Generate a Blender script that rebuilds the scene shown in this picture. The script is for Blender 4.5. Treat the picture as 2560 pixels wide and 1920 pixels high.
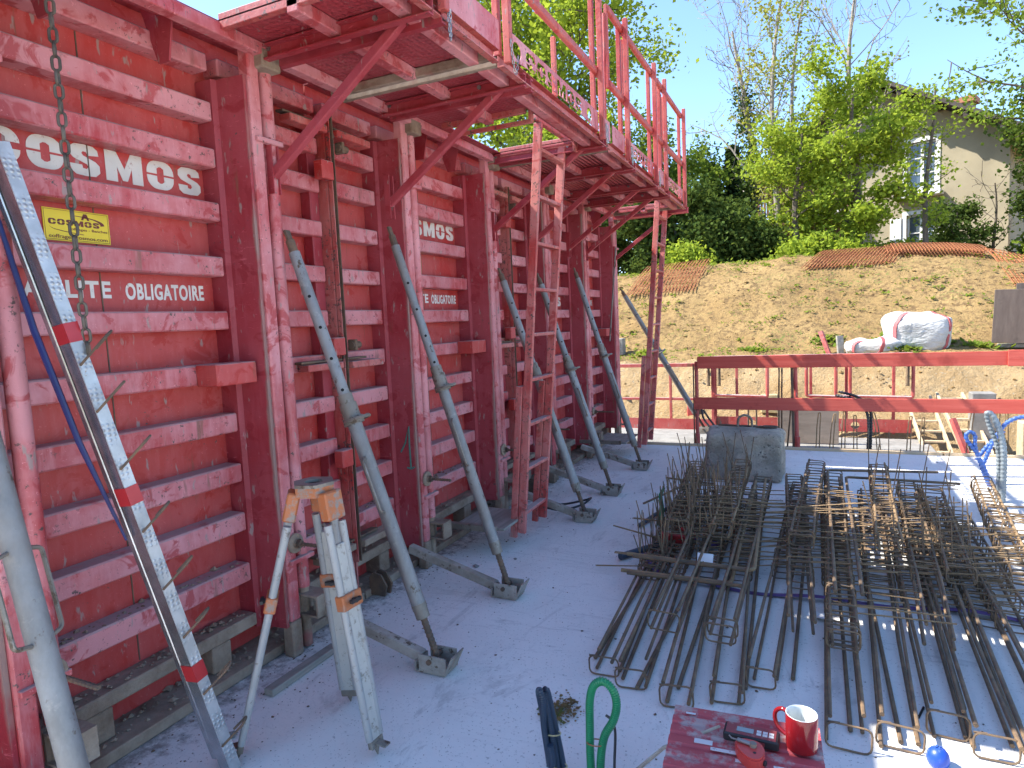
import bpy, bmesh, math, random
import numpy as np
from mathutils import Vector, Matrix, noise

for _o in list(bpy.data.objects):
    bpy.data.objects.remove(_o, do_unlink=True)
S = bpy.context.scene
C = S.collection
R = math.radians

# ------------------------------------------------------------------ camera
cam_d = bpy.data.cameras.new('camera')
cam = bpy.data.objects.new('camera', cam_d); C.objects.link(cam)
cam_d.sensor_width = 36.0
cam_d.lens = 36.0 * 1620.0 / 2560.0
cam_d.clip_start = 0.02; cam_d.clip_end = 2000.0
_right = Vector((0.90676273, 0.41921552, -0.04516293))
_down = Vector((-0.00140477, -0.10410797, -0.99456501))
_fwd = Vector((-0.42163891, 0.90189793, -0.09381233))
_m = Matrix((_right, -_down, -_fwd)).transposed()
cam.matrix_world = Matrix.Translation((0, 0, 1.5)) @ _m.to_4x4()
S.camera = cam

# ------------------------------------------------------------------ world, sun, exposure
SUN = Vector((-0.85, -0.2, 1.0)).normalized()
world = bpy.data.worlds.new('World'); S.world = world; world.use_nodes = True
wn = world.node_tree.nodes; wn.clear()
sky = wn.new('ShaderNodeTexSky'); sky.sky_type = 'NISHITA'; sky.sun_disc = False
sky.sun_elevation = math.asin(SUN.z); sky.sun_rotation = math.atan2(SUN.x, SUN.y)
sky.altitude = 400; sky.air_density = 1.0; sky.dust_density = 0.3; sky.ozone_density = 4.5
bg = wn.new('ShaderNodeBackground'); bg.inputs[1].default_value = 0.14
wo = wn.new('ShaderNodeOutputWorld')
world.node_tree.links.new(sky.outputs[0], bg.inputs[0])
world.node_tree.links.new(bg.outputs[0], wo.inputs[0])
sun_d = bpy.data.lights.new('sun', 'SUN'); sun_d.energy = 4.3; sun_d.angle = R(0.53); sun_d.color = (1.0, 0.95, 0.86)
sun = bpy.data.objects.new('sun', sun_d); C.objects.link(sun)
sun.rotation_euler = SUN.to_track_quat('Z', 'Y').to_euler()
sun.location = (-10, -3, 12)
S.view_settings.view_transform = 'Standard'; S.view_settings.look = 'None'
S.view_settings.gamma = 1.0; S.view_settings.use_curve_mapping = False
S.view_settings.exposure = 1.58
S.cycles.max_bounces = 6; S.cycles.diffuse_bounces = 4; S.cycles.glossy_bounces = 2; S.cycles.transmission_bounces = 3; S.cycles.transparent_max_bounces = 4
S.cycles.caustics_reflective = False; S.cycles.caustics_refractive = False; S.cycles.use_light_tree = False

# ------------------------------------------------------------------ mesh helpers
class MB:
    def __init__(self): self.v = []; self.f = []
    def add(self, vs, fs):
        n = len(self.v); self.v += [tuple(p) for p in vs]; self.f += [tuple(i + n for i in q) for q in fs]; return self
    def box(self, a, b, bev=0.0, M=None):
        x0, y0, z0 = [min(a[i], b[i]) for i in range(3)]; x1, y1, z1 = [max(a[i], b[i]) for i in range(3)]
        if bev <= 0 or bev * 2.2 > min(x1 - x0, y1 - y0, z1 - z0):
            vs = [(x0,y0,z0),(x1,y0,z0),(x1,y1,z0),(x0,y1,z0),(x0,y0,z1),(x1,y0,z1),(x1,y1,z1),(x0,y1,z1)]
            fs = [(3,2,1,0),(4,5,6,7),(0,1,5,4),(1,2,6,5),(2,3,7,6),(3,0,4,7)]
        else:
            vs = []; idx = {}
            for i, (X, sx) in enumerate(((x0, 1), (x1, -1))):
                for j, (Y, sy) in enumerate(((y0, 1), (y1, -1))):
                    for k, (Z, sz) in enumerate(((z0, 1), (z1, -1))):
                        for ax in range(3):
                            p = [X + sx * bev, Y + sy * bev, Z + sz * bev]; p[ax] = (X, Y, Z)[ax]
                            idx[(i, j, k, ax)] = len(vs); vs.append(tuple(p))
            g = lambda i, j, k, a: idx[(i, j, k, a)]
            fs = []
            for s in (0, 1):
                q = [g(s,0,0,0), g(s,1,0,0), g(s,1,1,0), g(s,0,1,0)]; fs.append(q if s else q[::-1])
                q = [g(0,s,0,1), g(1,s,0,1), g(1,s,1,1), g(0,s,1,1)]; fs.append(q[::-1] if s else q)
                q = [g(0,0,s,2), g(1,0,s,2), g(1,1,s,2), g(0,1,s,2)]; fs.append(q if s else q[::-1])
            for a in (0, 1):
                for b_ in (0, 1):
                    q = [g(a,b_,0,0), g(a,b_,1,0), g(a,b_,1,1), g(a,b_,0,1)]; fs.append(q if a != b_ else q[::-1])
                    q = [g(a,0,b_,0), g(a,1,b_,0), g(a,1,b_,2), g(a,0,b_,2)]; fs.append(q[::-1] if a != b_ else q)
                    q = [g(0,a,b_,1), g(1,a,b_,1), g(1,a,b_,2), g(0,a,b_,2)]; fs.append(q if a != b_ else q[::-1])
            for i in (0, 1):
                for j in (0, 1):
                    for k in (0, 1):
                        q = [g(i,j,k,0), g(i,j,k,1), g(i,j,k,2)]; fs.append(q if (i + j + k) % 2 else q[::-1])
        if M is not None: vs = [M @ Vector(p) for p in vs]
        return self.add(vs, fs)
    def obox(self, c, s, rz=0.0, rx=0.0, ry=0.0, bev=0.0):
        M = Matrix.Translation(c) @ Matrix.Rotation(rz, 4, 'Z') @ Matrix.Rotation(ry, 4, 'Y') @ Matrix.Rotation(rx, 4, 'X')
        h = [q / 2 for q in s]
        return self.box([-q for q in h], h, bev, M)
    def bar(self, p0, p1, w, h, up=(0, 0, 1), bev=0.0):
        p0 = Vector(p0); p1 = Vector(p1); d = p1 - p0; L = d.length; d.normalize()
        u = Vector(up); s = d.cross(u)
        if s.length < 1e-4: s = d.cross(Vector((0, 1, 0)))
        s.normalize(); u = s.cross(d)
        M = Matrix.Translation((p0 + p1) / 2) @ Matrix((d, s, u)).transposed().to_4x4()
        return self.box((-L/2, -w/2, -h/2), (L/2, w/2, h/2), bev, M)
    def tube(self, p0, p1, r0, r1=None, n=10, cap=True):
        return self.path([p0, p1], [r0, r0 if r1 is None else r1], n, cap=cap)
    def path(self, pts, r, n=6, closed=False, cap=True):
        pts = [Vector(p) for p in pts]; N = len(pts)
        rr = r if isinstance(r, (list, tuple)) else [r] * N
        T = []
        for i in range(N):
            if closed: t = pts[(i + 1) % N] - pts[i - 1]
            else: t = pts[min(i + 1, N - 1)] - pts[max(i - 1, 0)]
            T.append(t.normalized() if t.length > 1e-9 else Vector((0, 0, 1)))
        u = T[0].cross(Vector((0, 0, 1)))
        if u.length < 1e-3: u = T[0].cross(Vector((1, 0, 0)))
        u.normalize(); vs = []
        for i in range(N):
            u = (u - T[i] * u.dot(T[i])); u.normalize(); w = T[i].cross(u)
            for k in range(n):
                a = 2 * math.pi * (k + .5) / n
                vs.append(pts[i] + (u * math.cos(a) + w * math.sin(a)) * rr[i])
        fs = []
        for i in range(N if closed else N - 1):
            a = i * n; b = ((i + 1) % N) * n
            for k in range(n):
                k2 = (k + 1) % n; fs.append((a + k, b + k, b + k2, a + k2)[::-1])
        if cap and not closed:
            fs.append(tuple(range(n))); fs.append(tuple(range((N - 1) * n, N * n))[::-1])
        return self.add(vs, fs)
    def prism(self, poly, z0, z1, M=None):
        """poly in XY, extruded along Z, M maps to world"""
        a = sum(poly[i][0] * poly[(i + 1) % len(poly)][1] - poly[(i + 1) % len(poly)][0] * poly[i][1] for i in range(len(poly)))
        if a < 0: poly = poly[::-1]
        n = len(poly); vs = [(p[0], p[1], z0) for p in poly] + [(p[0], p[1], z1) for p in poly]
        fs = [tuple(range(n))[::-1], tuple(range(n, 2 * n))] + [(i, (i + 1) % n, (i + 1) % n + n, i + n) for i in range(n)]
        if M is not None: vs = [M @ Vector(p) for p in vs]
        return self.add(vs, fs)
    def lathe(self, prof, n=24, M=None):
        vs = []; fs = []
        for r, z in prof:
            for k in range(n):
                a = 2 * math.pi * k / n; vs.append((r * math.cos(a), r * math.sin(a), z))
        for i in range(len(prof) - 1):
            for k in range(n):
                k2 = (k + 1) % n; fs.append((i*n+k, i*n+k2, (i+1)*n+k2, (i+1)*n+k))
        if M is not None: vs = [M @ Vector(p) for p in vs]
        return self.add(vs, fs)
    def chunk(self, c, r, rng, flat=.7):
        ph = [rng.uniform(.6, 1.2) for _ in range(6)]
        d = [(1,0,0),(-1,0,0),(0,1,0),(0,-1,0),(0,0,1),(0,0,-1)]; a = rng.uniform(0, 6.3); ca, sa = math.cos(a), math.sin(a)
        vs = []
        for i, q in enumerate(d):
            x, y, z = [t * r * ph[i] for t in q]; vs.append((c[0] + x*ca - y*sa, c[1] + x*sa + y*ca, c[2] + z*flat + r*flat*.5))
        return self.add(vs, [(0,2,4),(2,1,4),(1,3,4),(3,0,4),(2,0,5),(1,2,5),(3,1,5),(0,3,5)])
    def mesh(self, name, off=(0, 0, 0), smooth=False):
        me = bpy.data.meshes.new(name)
        me.from_pydata([(p[0]-off[0], p[1]-off[1], p[2]-off[2]) for p in self.v], [], self.f)
        me.validate(); finish(me, smooth); return me

def finish(me, smooth):
    if smooth:
        me.polygons.foreach_set('use_smooth', [True] * len(me.polygons))
        me.set_sharp_from_angle(angle=R(38))
    me.update()

def wloc(o):
    l = Vector((0, 0, 0))
    while o is not None: l += o.location; o = o.parent
    return l

def tag(o, label=None, cat=None, group=None, kind=None):
    if label: o['label'] = label
    if cat: o['category'] = cat
    if group: o['group'] = group
    if kind: o['kind'] = kind
    return o

def thing(name, loc, label, cat, group=None):
    o = bpy.data.objects.new(name, None); C.objects.link(o); o.location = loc; o.empty_display_size = .1
    return tag(o, label, cat, group)

def obj(name, mb, mat, parent=None, smooth=False, label=None, cat=None, group=None, kind=None, origin=None):
    """one mesh object from world-space geometry"""
    if parent is not None: off = wloc(parent)
    elif origin is not None: off = Vector(origin)
    else:
        a = np.array(mb.v); lo = a.min(0); hi = a.max(0); off = Vector(((lo[0]+hi[0])/2, (lo[1]+hi[1])/2, lo[2]))
    me = mb.mesh(name, off, smooth); me.materials.append(mat)
    o = bpy.data.objects.new(name, me); C.objects.link(o); o.parent = parent
    if parent is None: o.location = off
    return tag(o, label, cat, group, kind)

def inst(name, me, parent, loc=(0,0,0), rot=(0,0,0), scale=None):
    o = bpy.data.objects.new(name, me); C.objects.link(o); o.parent = parent; o.location = loc; o.rotation_euler = rot
    if scale: o.scale = scale
    return o

def raw_mesh(name, V, F, mat, smooth=False):
    """numpy verts (n,3), quads (m,4)"""
    me = bpy.data.meshes.new(name); V = np.asarray(V, np.float32); F = np.asarray(F, np.int32)
    k = F.shape[1]
    me.vertices.add(len(V)); me.vertices.foreach_set('co', V.ravel())
    me.loops.add(F.size); me.loops.foreach_set('vertex_index', F.ravel())
    me.polygons.add(len(F)); me.polygons.foreach_set('loop_start', np.arange(0, F.size, k, dtype=np.int32))
    me.update(calc_edges=True); me.validate()
    if smooth: me.polygons.foreach_set('use_smooth', [True] * len(me.polygons))
    me.materials.append(mat); return me

def rounded(pts, r, n=4):
    """3-D polyline with rounded corners"""
    pts = [Vector(p) for p in pts]; out = [pts[0]]
    for i in range(1, len(pts) - 1):
        a = pts[i-1] - pts[i]; b = pts[i+1] - pts[i]; q = min(r, a.length * .49, b.length * .49)
        p0 = pts[i] + a.normalized() * q; p1 = pts[i] + b.normalized() * q
        for k in range(n + 1):
            t = k / n; out.append((1-t)**2 * p0 + 2*t*(1-t) * pts[i] + t*t * p1)
    out.append(pts[-1]); return out

def loop_rect(c, ux, uy, w, h, r=.03, n=3):
    """closed rounded rectangle path"""
    c = Vector(c); ux = Vector(ux); uy = Vector(uy); out = []
    for sx, sy, a0 in ((1,1,0),(-1,1,90),(-1,-1,180),(1,-1,270)):
        for k in range(n + 1):
            a = R(a0 + 90 * k / n)
            out.append(c + ux * (sx*(w/2-r) + r*math.cos(a)) + uy * (sy*(h/2-r) + r*math.sin(a)))
    return out

def fill_mesh(name, loops, thick, M):
    """flat plate with holes from closed 2-D loops (even-odd fill)"""
    cu = bpy.data.curves.new(name, 'CURVE'); cu.dimensions = '2D'; cu.fill_mode = 'BOTH'; cu.extrude = thick / 2
    for lp in loops:
        sp = cu.splines.new('POLY'); sp.points.add(len(lp) - 1); sp.use_cyclic_u = True
        for i, p in enumerate(lp): sp.points[i].co = (p[0], p[1], 0, 1)
    o = bpy.data.objects.new('tmp', cu); me = bpy.data.meshes.new_from_object(o); me.name = name
    bpy.data.objects.remove(o); bpy.data.curves.remove(cu)
    me.transform(M); me.materials.clear(); return me

def text_mesh(name, txt, w, h, M, off=0.0, thick=.001, space=1.0):
    cu = bpy.data.curves.new(name, 'FONT'); cu.body = txt; cu.extrude = thick / 2; cu.offset = off; cu.space_character = space; cu.resolution_u = 4
    o = bpy.data.objects.new('tmp', cu); me = bpy.data.meshes.new_from_object(o); me.name = name
    bpy.data.objects.remove(o); bpy.data.curves.remove(cu)
    a = np.array([v.co[:] for v in me.vertices]); lo = a.min(0); hi = a.max(0)
    me.transform(M @ Matrix.Diagonal((w/(hi[0]-lo[0]), h/(hi[1]-lo[1]), 1, 1)) @ Matrix.Translation((-lo[0], -lo[1], 0)))
    me.materials.clear(); return me

def wallM(x, y, z):   # text x -> +Y, text y -> +Z, normal -> +X
    return Matrix(((0,0,1,x),(1,0,0,y),(0,1,0,z),(0,0,0,1)))

def link_mesh(name, me, mat, parent=None, label=None, cat=None, group=None, kind=None):
    me.materials.append(mat)
    if parent is not None: off = wloc(parent)
    else:
        a = np.array([v.co[:] for v in me.vertices]); lo = a.min(0); hi = a.max(0); off = Vector(((lo[0]+hi[0])/2, (lo[1]+hi[1])/2, lo[2]))
    me.transform(Matrix.Translation(-off))
    o = bpy.data.objects.new(name, me); C.objects.link(o); o.parent = parent
    if parent is None: o.location = off
    return tag(o, label, cat, group, kind)

# ------------------------------------------------------------------ materials
class NT:
    def __init__(self, name):
        self.m = bpy.data.materials.new(name); self.m.use_nodes = True; self.t = self.m.node_tree; self.t.nodes.clear()
        self.out = self.n('ShaderNodeOutputMaterial'); self.p = self.n('ShaderNodeBsdfPrincipled')
        self.l(self.p.outputs[0], self.out.inputs[0]); self.geo = self.n('ShaderNodeNewGeometry')
    def n(self, k): return self.t.nodes.new(k)
    def l(self, a, b): self.t.links.new(a, b)
    def pos(self, sc=(1, 1, 1)):
        v = self.n('ShaderNodeVectorMath'); v.operation = 'MULTIPLY'; self.l(self.geo.outputs['Position'], v.inputs[0]); v.inputs[1].default_value = sc
        return v.outputs[0]
    def noise(self, scale, detail=4, rough=.6, sc=(1, 1, 1), dist=0.0):
        q = self.n('ShaderNodeTexNoise'); q.inputs['Scale'].default_value = scale; q.inputs['Detail'].default_value = detail
        q.inputs['Roughness'].default_value = rough; q.inputs['Distortion'].default_value = dist
        self.l(self.pos(sc), q.inputs['Vector']); return q.outputs['Fac']
    def voro(self, scale, sc=(1, 1, 1), feature='F1', rand=1.0):
        q = self.n('ShaderNodeTexVoronoi'); q.inputs['Scale'].default_value = scale; q.feature = feature; q.inputs['Randomness'].default_value = rand
        self.l(self.pos(sc), q.inputs['Vector']); return q.outputs['Distance']
    def ramp(self, x, a, b, ca=0.0, cb=1.0):
        q = self.n('ShaderNodeMapRange'); q.inputs[1].default_value = a; q.inputs[2].default_value = b
        q.inputs[3].default_value = ca; q.inputs[4].default_value = cb; self.l(x, q.inputs[0]); return q.outputs[0]
    def mul(self, a, b, op='MULTIPLY'):
        q = self.n('ShaderNodeMath'); q.operation = op
        for i, s in enumerate((a, b)):
            if isinstance(s, (int, float)): q.inputs[i].default_value = s
            else: self.l(s, q.inputs[i])
        return q.outputs[0]
    def mix(self, f, a, b):
        q = self.n('ShaderNodeMix'); q.data_type = 'RGBA'
        if isinstance(f, (int, float)): q.inputs[0].default_value = f
        else: self.l(f, q.inputs[0])
        for s, i in ((a, 6), (b, 7)):
            if isinstance(s, tuple): q.inputs[i].default_value = (*s, 1)
            else: self.l(s, q.inputs[i])
        return q.outputs[2]
    def nz(self):
        q = self.n('ShaderNodeSeparateXYZ'); self.l(self.geo.outputs['True Normal'], q.inputs[0]); return q.outputs[2]
    def rnd(self):
        q = self.n('ShaderNodeObjectInfo'); return q.outputs['Random']
    def set(self, col=None, rough=None, metal=None, bump=None, bstr=.3, bdist=.01, spec=None):
        if col is not None:
            if isinstance(col, tuple): self.p.inputs['Base Color'].default_value = (*col, 1)
            else: self.l(col, self.p.inputs['Base Color'])
        if rough is not None:
            if isinstance(rough, (int, float)): self.p.inputs['Roughness'].default_value = rough
            else: self.l(rough, self.p.inputs['Roughness'])
        if metal is not None: self.p.inputs['Metallic'].default_value = metal
        if spec is not None: self.p.inputs['Specular IOR Level'].default_value = spec
        if bump is not None:
            q = self.n('ShaderNodeBump'); q.inputs['Strength'].default_value = bstr; q.inputs['Distance'].default_value = bdist
            self.l(bump, q.inputs['Height']); self.l(q.outputs[0], self.p.inputs['Normal'])
        return self.m

def red_paint(name, base, pale, pamt=.5, chips=.60, dust=(.36,.345,.33), plate=False, crust_x=None):
    t = NT(name)
    a = t.ramp(t.noise(2.3, 5, .65), .34, .60)
    c = t.mix(t.mul(a, pamt), base, pale)
    s = t.ramp(t.noise(9, 4, .7, (3, 3, .5)), .46, .70)                                   # dusty run marks
    c = t.mix(t.mul(s, .55 * pamt), c, tuple(min(1, q*1.08) for q in pale))
    d2 = t.ramp(t.noise(8, 4, .62, dist=.8), .56, .62); c = t.mix(t.mul(d2, .75), c, tuple(q * .92 for q in base))   # rubbed clean blots
    f = t.ramp(t.noise(1.3, 3, .5), .40, .72); c = t.mix(t.mul(f, .30), c, (base[0]*.55, base[1]*.7, base[2]*.75))
    ch = t.ramp(t.noise(38, 4, .75), chips, chips + .05); ch2 = t.ramp(t.noise(3.1, 2), .40, .55)
    c = t.mix(t.mul(ch, ch2), c, (.085, .062, .055))
    st = t.ramp(t.noise(30, 3, .6, (1, 1, .3)), .645, .70); c = t.mix(t.mul(st, .75), c, (.30, .26, .235))       # cement splashes
    sc = t.ramp(t.noise(14, 3, .6, (1, 6, 6), 1.5), .665, .69); c = t.mix(t.mul(sc, .6), c, tuple(min(1, q*1.3) for q in pale))   # scratches
    rr_ = t.mul(t.ramp(t.noise(16, 4, .65, (1, 1, .12)), .60, .68), t.ramp(t.noise(1.9, 3, .6), .50, .62)); c = t.mix(t.mul(rr_, .7), c, (.17, .085, .05))   # rust runs
    if crust_x is not None:
        sx = t.n('ShaderNodeSeparateXYZ'); t.l(t.geo.outputs['Position'], sx.inputs[0])
        e = t.ramp(sx.outputs[0], crust_x - .03, crust_x + .03, -.25, .35)
        k = t.ramp(t.mul(t.noise(3.5, 5, .7, (1, 1, .35)), e, 'ADD'), .56, .70); c = t.mix(t.mul(k, .75), c, (.27, .215, .18))
    up = t.mul(t.ramp(t.nz(), .5, .85), t.ramp(t.noise(9, 4), .25, .5)); c = t.mix(t.mul(up, .85), c, dust)
    b = t.noise(60, 3, .6)
    if plate:
        v = t.voro(34, rand=.15); b = t.mul(b, t.ramp(v, .1, .45, 1.0, 0.0), 'ADD')
        return t.set(c, .55, bump=b, bstr=.6, bdist=.006)
    return t.set(c, t.ramp(a, 0, 1, .42, .7), bump=b, bstr=.3, bdist=.004)

M = {}
M['red'] = red_paint('red_paint', (.45, .040, .044), (.64, .27, .285), 1.0)
M['red_skin'] = red_paint('red_skin', (.45, .026, .021), (.50, .125, .12), .55, .64)
M['red_deep'] = red_paint('red_deep', (.32, .020, .030), (.42, .09, .11), .45, .66)
M['red_plate'] = red_paint('red_plate', (.33, .027, .036), (.40, .09, .105), .5, .66, plate=True)
M['red_post'] = red_paint('red_post', (.30, .018, .028), (.42, .09, .11), .5, .64, crust_x=-2.205)
M['red_worn'] = red_paint('red_worn', (.42, .04, .036), (.54, .20, .18), .85, .56)
M['red_rail'] = red_paint('red_rail', (.42, .036, .031), (.50, .145, .12), .7, .60)

def mk_rib():
    t = NT('red_ribbed_plate'); c = t.mix(t.ramp(t.noise(2.3, 5), .4, .65), (.40, .04, .042), (.52, .15, .15))
    w = t.n('ShaderNodeTexWave'); w.bands_direction = 'X'; w.inputs['Scale'].default_value = 9.0; t.l(t.pos(), w.inputs['Vector'])
    return t.set(c, .55, bump=w.outputs['Fac'], bstr=.9, bdist=.02)
M['red_rib'] = mk_rib()
def mk_cement():
    t = NT('cement_crust'); a = t.noise(5, 6, .7)
    c = t.mix(t.ramp(a, .35, .65), (.185, .125, .085), (.36, .285, .215))
    c = t.mix(t.ramp(t.noise(3, 4), .6, .7), c, (.30, .10, .09))
    return t.set(c, .95, bump=t.noise(35, 6, .7), bstr=.6, bdist=.01)
M['cement'] = mk_cement()

def mk_galv(name, tint=(.36, .38, .41), rust=.62):
    t = NT(name); a = t.noise(9, 5, .7, (1, 1, .5))
    c = t.mix(t.ramp(a, .35, .65), tuple(q*.62 for q in tint), tint)
    c = t.mix(t.ramp(t.noise(13, 5, .7), .58, .72), c, (.36, .345, .32))
    c = t.mix(t.mul(t.ramp(t.noise(2.5, 4, .6), .42, .62), .45), c, (.17, .13, .095))
    c = t.mix(t.ramp(t.noise(17, 5, .7, (1, 1, .6)), rust, rust+.06), c, (.10, .068, .045))
    return t.set(c, t.ramp(a, .3, .7, .40, .62), .25, bump=t.noise(45, 5, .6), bstr=.25, bdist=.004)
M['galv'] = mk_galv('galvanised_tube', (.29, .29, .29), .61)
M['galv_dark'] = mk_galv('galvanised_tube_dirty', (.27, .235, .195), .56)

def mk_dusty():
    t = NT('dusty_steel'); c = t.mix(t.ramp(t.noise(6, 6, .7), .36, .64), (.22, .185, .145), (.40, .365, .315)); c = t.mix(t.ramp(t.noise(21, 4, .7), .58, .64), c, (.12, .085, .06))
    return t.set(c, .85, bump=t.noise(45, 5, .7), bstr=.4, bdist=.005)
M['dusty'] = mk_dusty()
def mk_rust(name, a, b, bands=False):
    t = NT(name); q = t.ramp(t.noise(14, 5, .7), .38, .66)
    c = t.mix(q, a, b); c = t.mix(t.ramp(t.noise(5, 3), .55, .75), c, tuple(.6*x for x in a))
    r = t.rnd(); c = t.mix(t.ramp(r, 0, 1, 0, .35), c, tuple(.7*x for x in a))
    return t.set(c, .75, bump=t.noise(90, 4, .6), bstr=.4, bdist=.003)
M['rust'] = mk_rust('rusty_steel', (.10, .07, .052), (.20, .12, .07))
M['rebar'] = mk_rust('rebar_steel', (.115, .08, .052), (.25, .155, .08))
M['rebar_light'] = mk_rust('rebar_rust', (.20, .13, .066), (.34, .22, .11))
M['mesh_rust'] = mk_rust('mesh_rust', (.30, .10, .04), (.42, .17, .06))

def mk_floor():
    t = NT('concrete_floor')
    a = t.noise(1.1, 6, .62); c = t.mix(t.ramp(a, .3, .7), (.66, .64, .60), (.77, .75, .705))
    c = t.mix(t.mul(t.ramp(t.noise(.55, 5, .7, dist=.6), .50, .72), .7), c, (.54, .535, .53))
    c = t.mix(t.mul(t.ramp(t.noise(3.2, 6, .7, (1, .45, 1)), .55, .72), .55), c, (.52, .51, .50))
    g = t.ramp(t.noise(1.7, 3), .36, .56)
    c = t.mix(t.mul(t.mul(t.ramp(t.noise(48, 4, .7), .60, .66), g), .7), c, (.26, .245, .23))
    c = t.mix(t.mul(t.ramp(t.noise(95, 2, .6), .655, .70), .85), c, (.19, .18, .17))
    sm = t.ramp(t.noise(2.2, 6, .72, (1.6, .7, 1), 1.2), .56, .66); c = t.mix(t.mul(sm, .55), c, (.37, .355, .34))
    tr = t.ramp(t.noise(7, 5, .7, (.35, 2.6, 1), 1.0), .57, .66); c = t.mix(t.mul(t.mul(tr, t.ramp(t.noise(.9, 2), .42, .6)), .5), c, (.40, .385, .37))
    rs = t.ramp(t.noise(5.5, 6, .75), .63, .70); c = t.mix(t.mul(t.mul(rs, t.ramp(t.noise(.7, 2), .5, .65)), .5), c, (.36, .27, .19))
    # dirt carried off the formwork, thick along its foot
    sx = t.n('ShaderNodeSeparateXYZ'); t.l(t.geo.outputs['Position'], sx.inputs[0])
    e = t.ramp(sx.outputs[0], -2.25, -1.95, .34, 0); d = t.ramp(t.mul(t.noise(16, 6, .75), e, 'ADD'), .70, .88)
    c = t.mix(t.mul(d, .8), c, (.17, .155, .145))
    return t.set(c, .8, bump=t.noise(22, 8, .7), bstr=.22, bdist=.008)
M['floor'] = mk_floor()

def mk_block():
    t = NT('rough_concrete'); a = t.noise(5, 8, .75); c = t.mix(t.ramp(a, .36, .62), (.42, .35, .26), (.78, .69, .56))
    c = t.mix(t.ramp(t.noise(11, 5, .7, (1, 1, .5)), .52, .66), c, (.58, .50, .39))
    c = t.mix(t.mul(t.ramp(t.noise(2.2, 4, .6), .50, .62), .45), c, (.26, .235, .195))
    c = t.mix(t.ramp(t.noise(34, 4, .7), .60, .66), c, (.10, .09, .075))
    return t.set(c, .95, bump=t.mul(t.noise(28, 9, .8), t.mul(t.noise(9, 6, .7), 1.5), 'ADD'), bstr=1.0, bdist=.05)
M['block'] = mk_block()
def mk_conc2():
    t = NT('grey_concrete'); a = t.noise(5, 6, .7); c = t.mix(t.ramp(a, .32, .68), (.17, .16, .145), (.29, .28, .26))
    return t.set(c, .9, bump=t.noise(30, 6, .7), bstr=.4, bdist=.01)
M['conc2'] = mk_conc2()

def mk_soil():
    t = NT('bank_soil'); a = t.noise(.8, 7, .65)
    c = t.mix(t.ramp(a, .35, .65), (.28, .178, .074), (.37, .25, .110))
    c = t.mix(t.ramp(t.noise(9, 6, .7), .48, .62), c, (.175, .112, .055))
    c = t.mix(t.mul(t.ramp(t.noise(32, 4, .7), .6, .68), .8), c, (.34, .25, .145))
    c = t.mix(t.mul(t.ramp(t.noise(1.7, 4), .5, .62), t.ramp(t.noise(20, 3), .55, .63)), c, (.17, .19, .055))
    return t.set(c, 1.0, bump=t.noise(16, 9, .72), bstr=1.0, bdist=.06, spec=.1)
M['soil'] = mk_soil()
def mk_cut():
    t = NT('cut_earth'); a = t.noise(1.5, 7, .7)
    c = t.mix(t.ramp(a, .35, .65), (.33, .218, .105), (.43, .31, .17))
    c = t.mix(t.ramp(t.noise(25, 4, .7), .6, .68), c, (.38, .33, .25))
    return t.set(c, 1.0, bump=t.noise(9, 9, .72), bstr=1.0, bdist=.08, spec=.1)
M['cut'] = mk_cut()

def mk_wood(name, a, b, scale=(30, 2, 30), rough=.75):
    t = NT(name); n1 = t.noise(1, 5, .65, scale, .4); c = t.mix(t.ramp(n1, .35, .68), a, b)
    c = t.mix(t.ramp(t.noise(4, 4), .58, .72), c, tuple(q*.72 for q in a))
    return t.set(c, rough, bump=n1, bstr=.35, bdist=.004)
M['wood'] = mk_wood('pale_timber', (.48, .35, .21), (.60, .47, .31), (2, 30, 30))
M['wood_grey'] = mk_wood('weathered_timber', (.20, .185, .16), (.33, .31, .27), (24, 2.5, 24))
M['board'] = mk_wood('red_painted_board', (.44, .055, .036), (.53, .10, .07), (1.6, 26, 26))
M['ply'] = mk_wood('brown_plywood', (.105, .075, .06), (.15, .112, .09), (14, 14, 2.5))
M['ply_grey'] = mk_wood('grey_plywood', (.24, .19, .15), (.32, .26, .21), (3, 14, 14))
M['dark_wood'] = mk_wood('brown_cladding', (.10, .045, .028), (.17, .075, .045), (14, 14, 1.5))

def plain(name, col, rough=.5, metal=0.0, var=.25, bscale=0, bstr=.2, nscale=9):
    t = NT(name); c = t.mix(t.ramp(t.noise(nscale, 5, .65), .35, .68), tuple(q*(1-var) for q in col), tuple(min(1, q*(1+var*.4)) for q in col))
    if bscale: return t.set(c, rough, metal, bump=t.noise(bscale, 5, .65), bstr=bstr, bdist=.004)
    return t.set(c, rough, metal)
def dirty(name, col, dirt, amt=.55, rough=.5, scale=12):
    t = NT(name); c = t.mix(t.ramp(t.noise(scale, 6, .72), amt, amt+.1), col, dirt)
    c = t.mix(t.ramp(t.noise(3, 4), .45, .7), c, tuple(q*.8 for q in col))
    return t.set(c, rough, bump=t.noise(40, 4), bstr=.15, bdist=.003)
M['white_paint'] = dirty('white_stencil_paint', (.68, .65, .60), (.33, .12, .10), .60, .8, 40)
M['yellow'] = dirty('yellow_plate', (.80, .60, .015), (.35, .27, .05), .66, .45, 26)
M['maroon'] = plain('maroon_print', (.17, .03, .02), .6)
M['green_paint'] = plain('green_chalk', (.07, .18, .15), .9)
M['alu'] = None
def mk_alu():
    t = NT('dimpled_zinc_sheet'); c = t.mix(t.ramp(t.noise(11, 4), .4, .65), (.40, .405, .41), (.54, .545, .55))
    c = t.mix(t.ramp(t.noise(16, 5, .7), .64, .69), c, (.28, .17, .07))
    v = t.voro(62, rand=.08); return t.set(c, .40, .5, bump=t.ramp(v, .12, .42, 1, 0), bstr=.55, bdist=.004)
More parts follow.
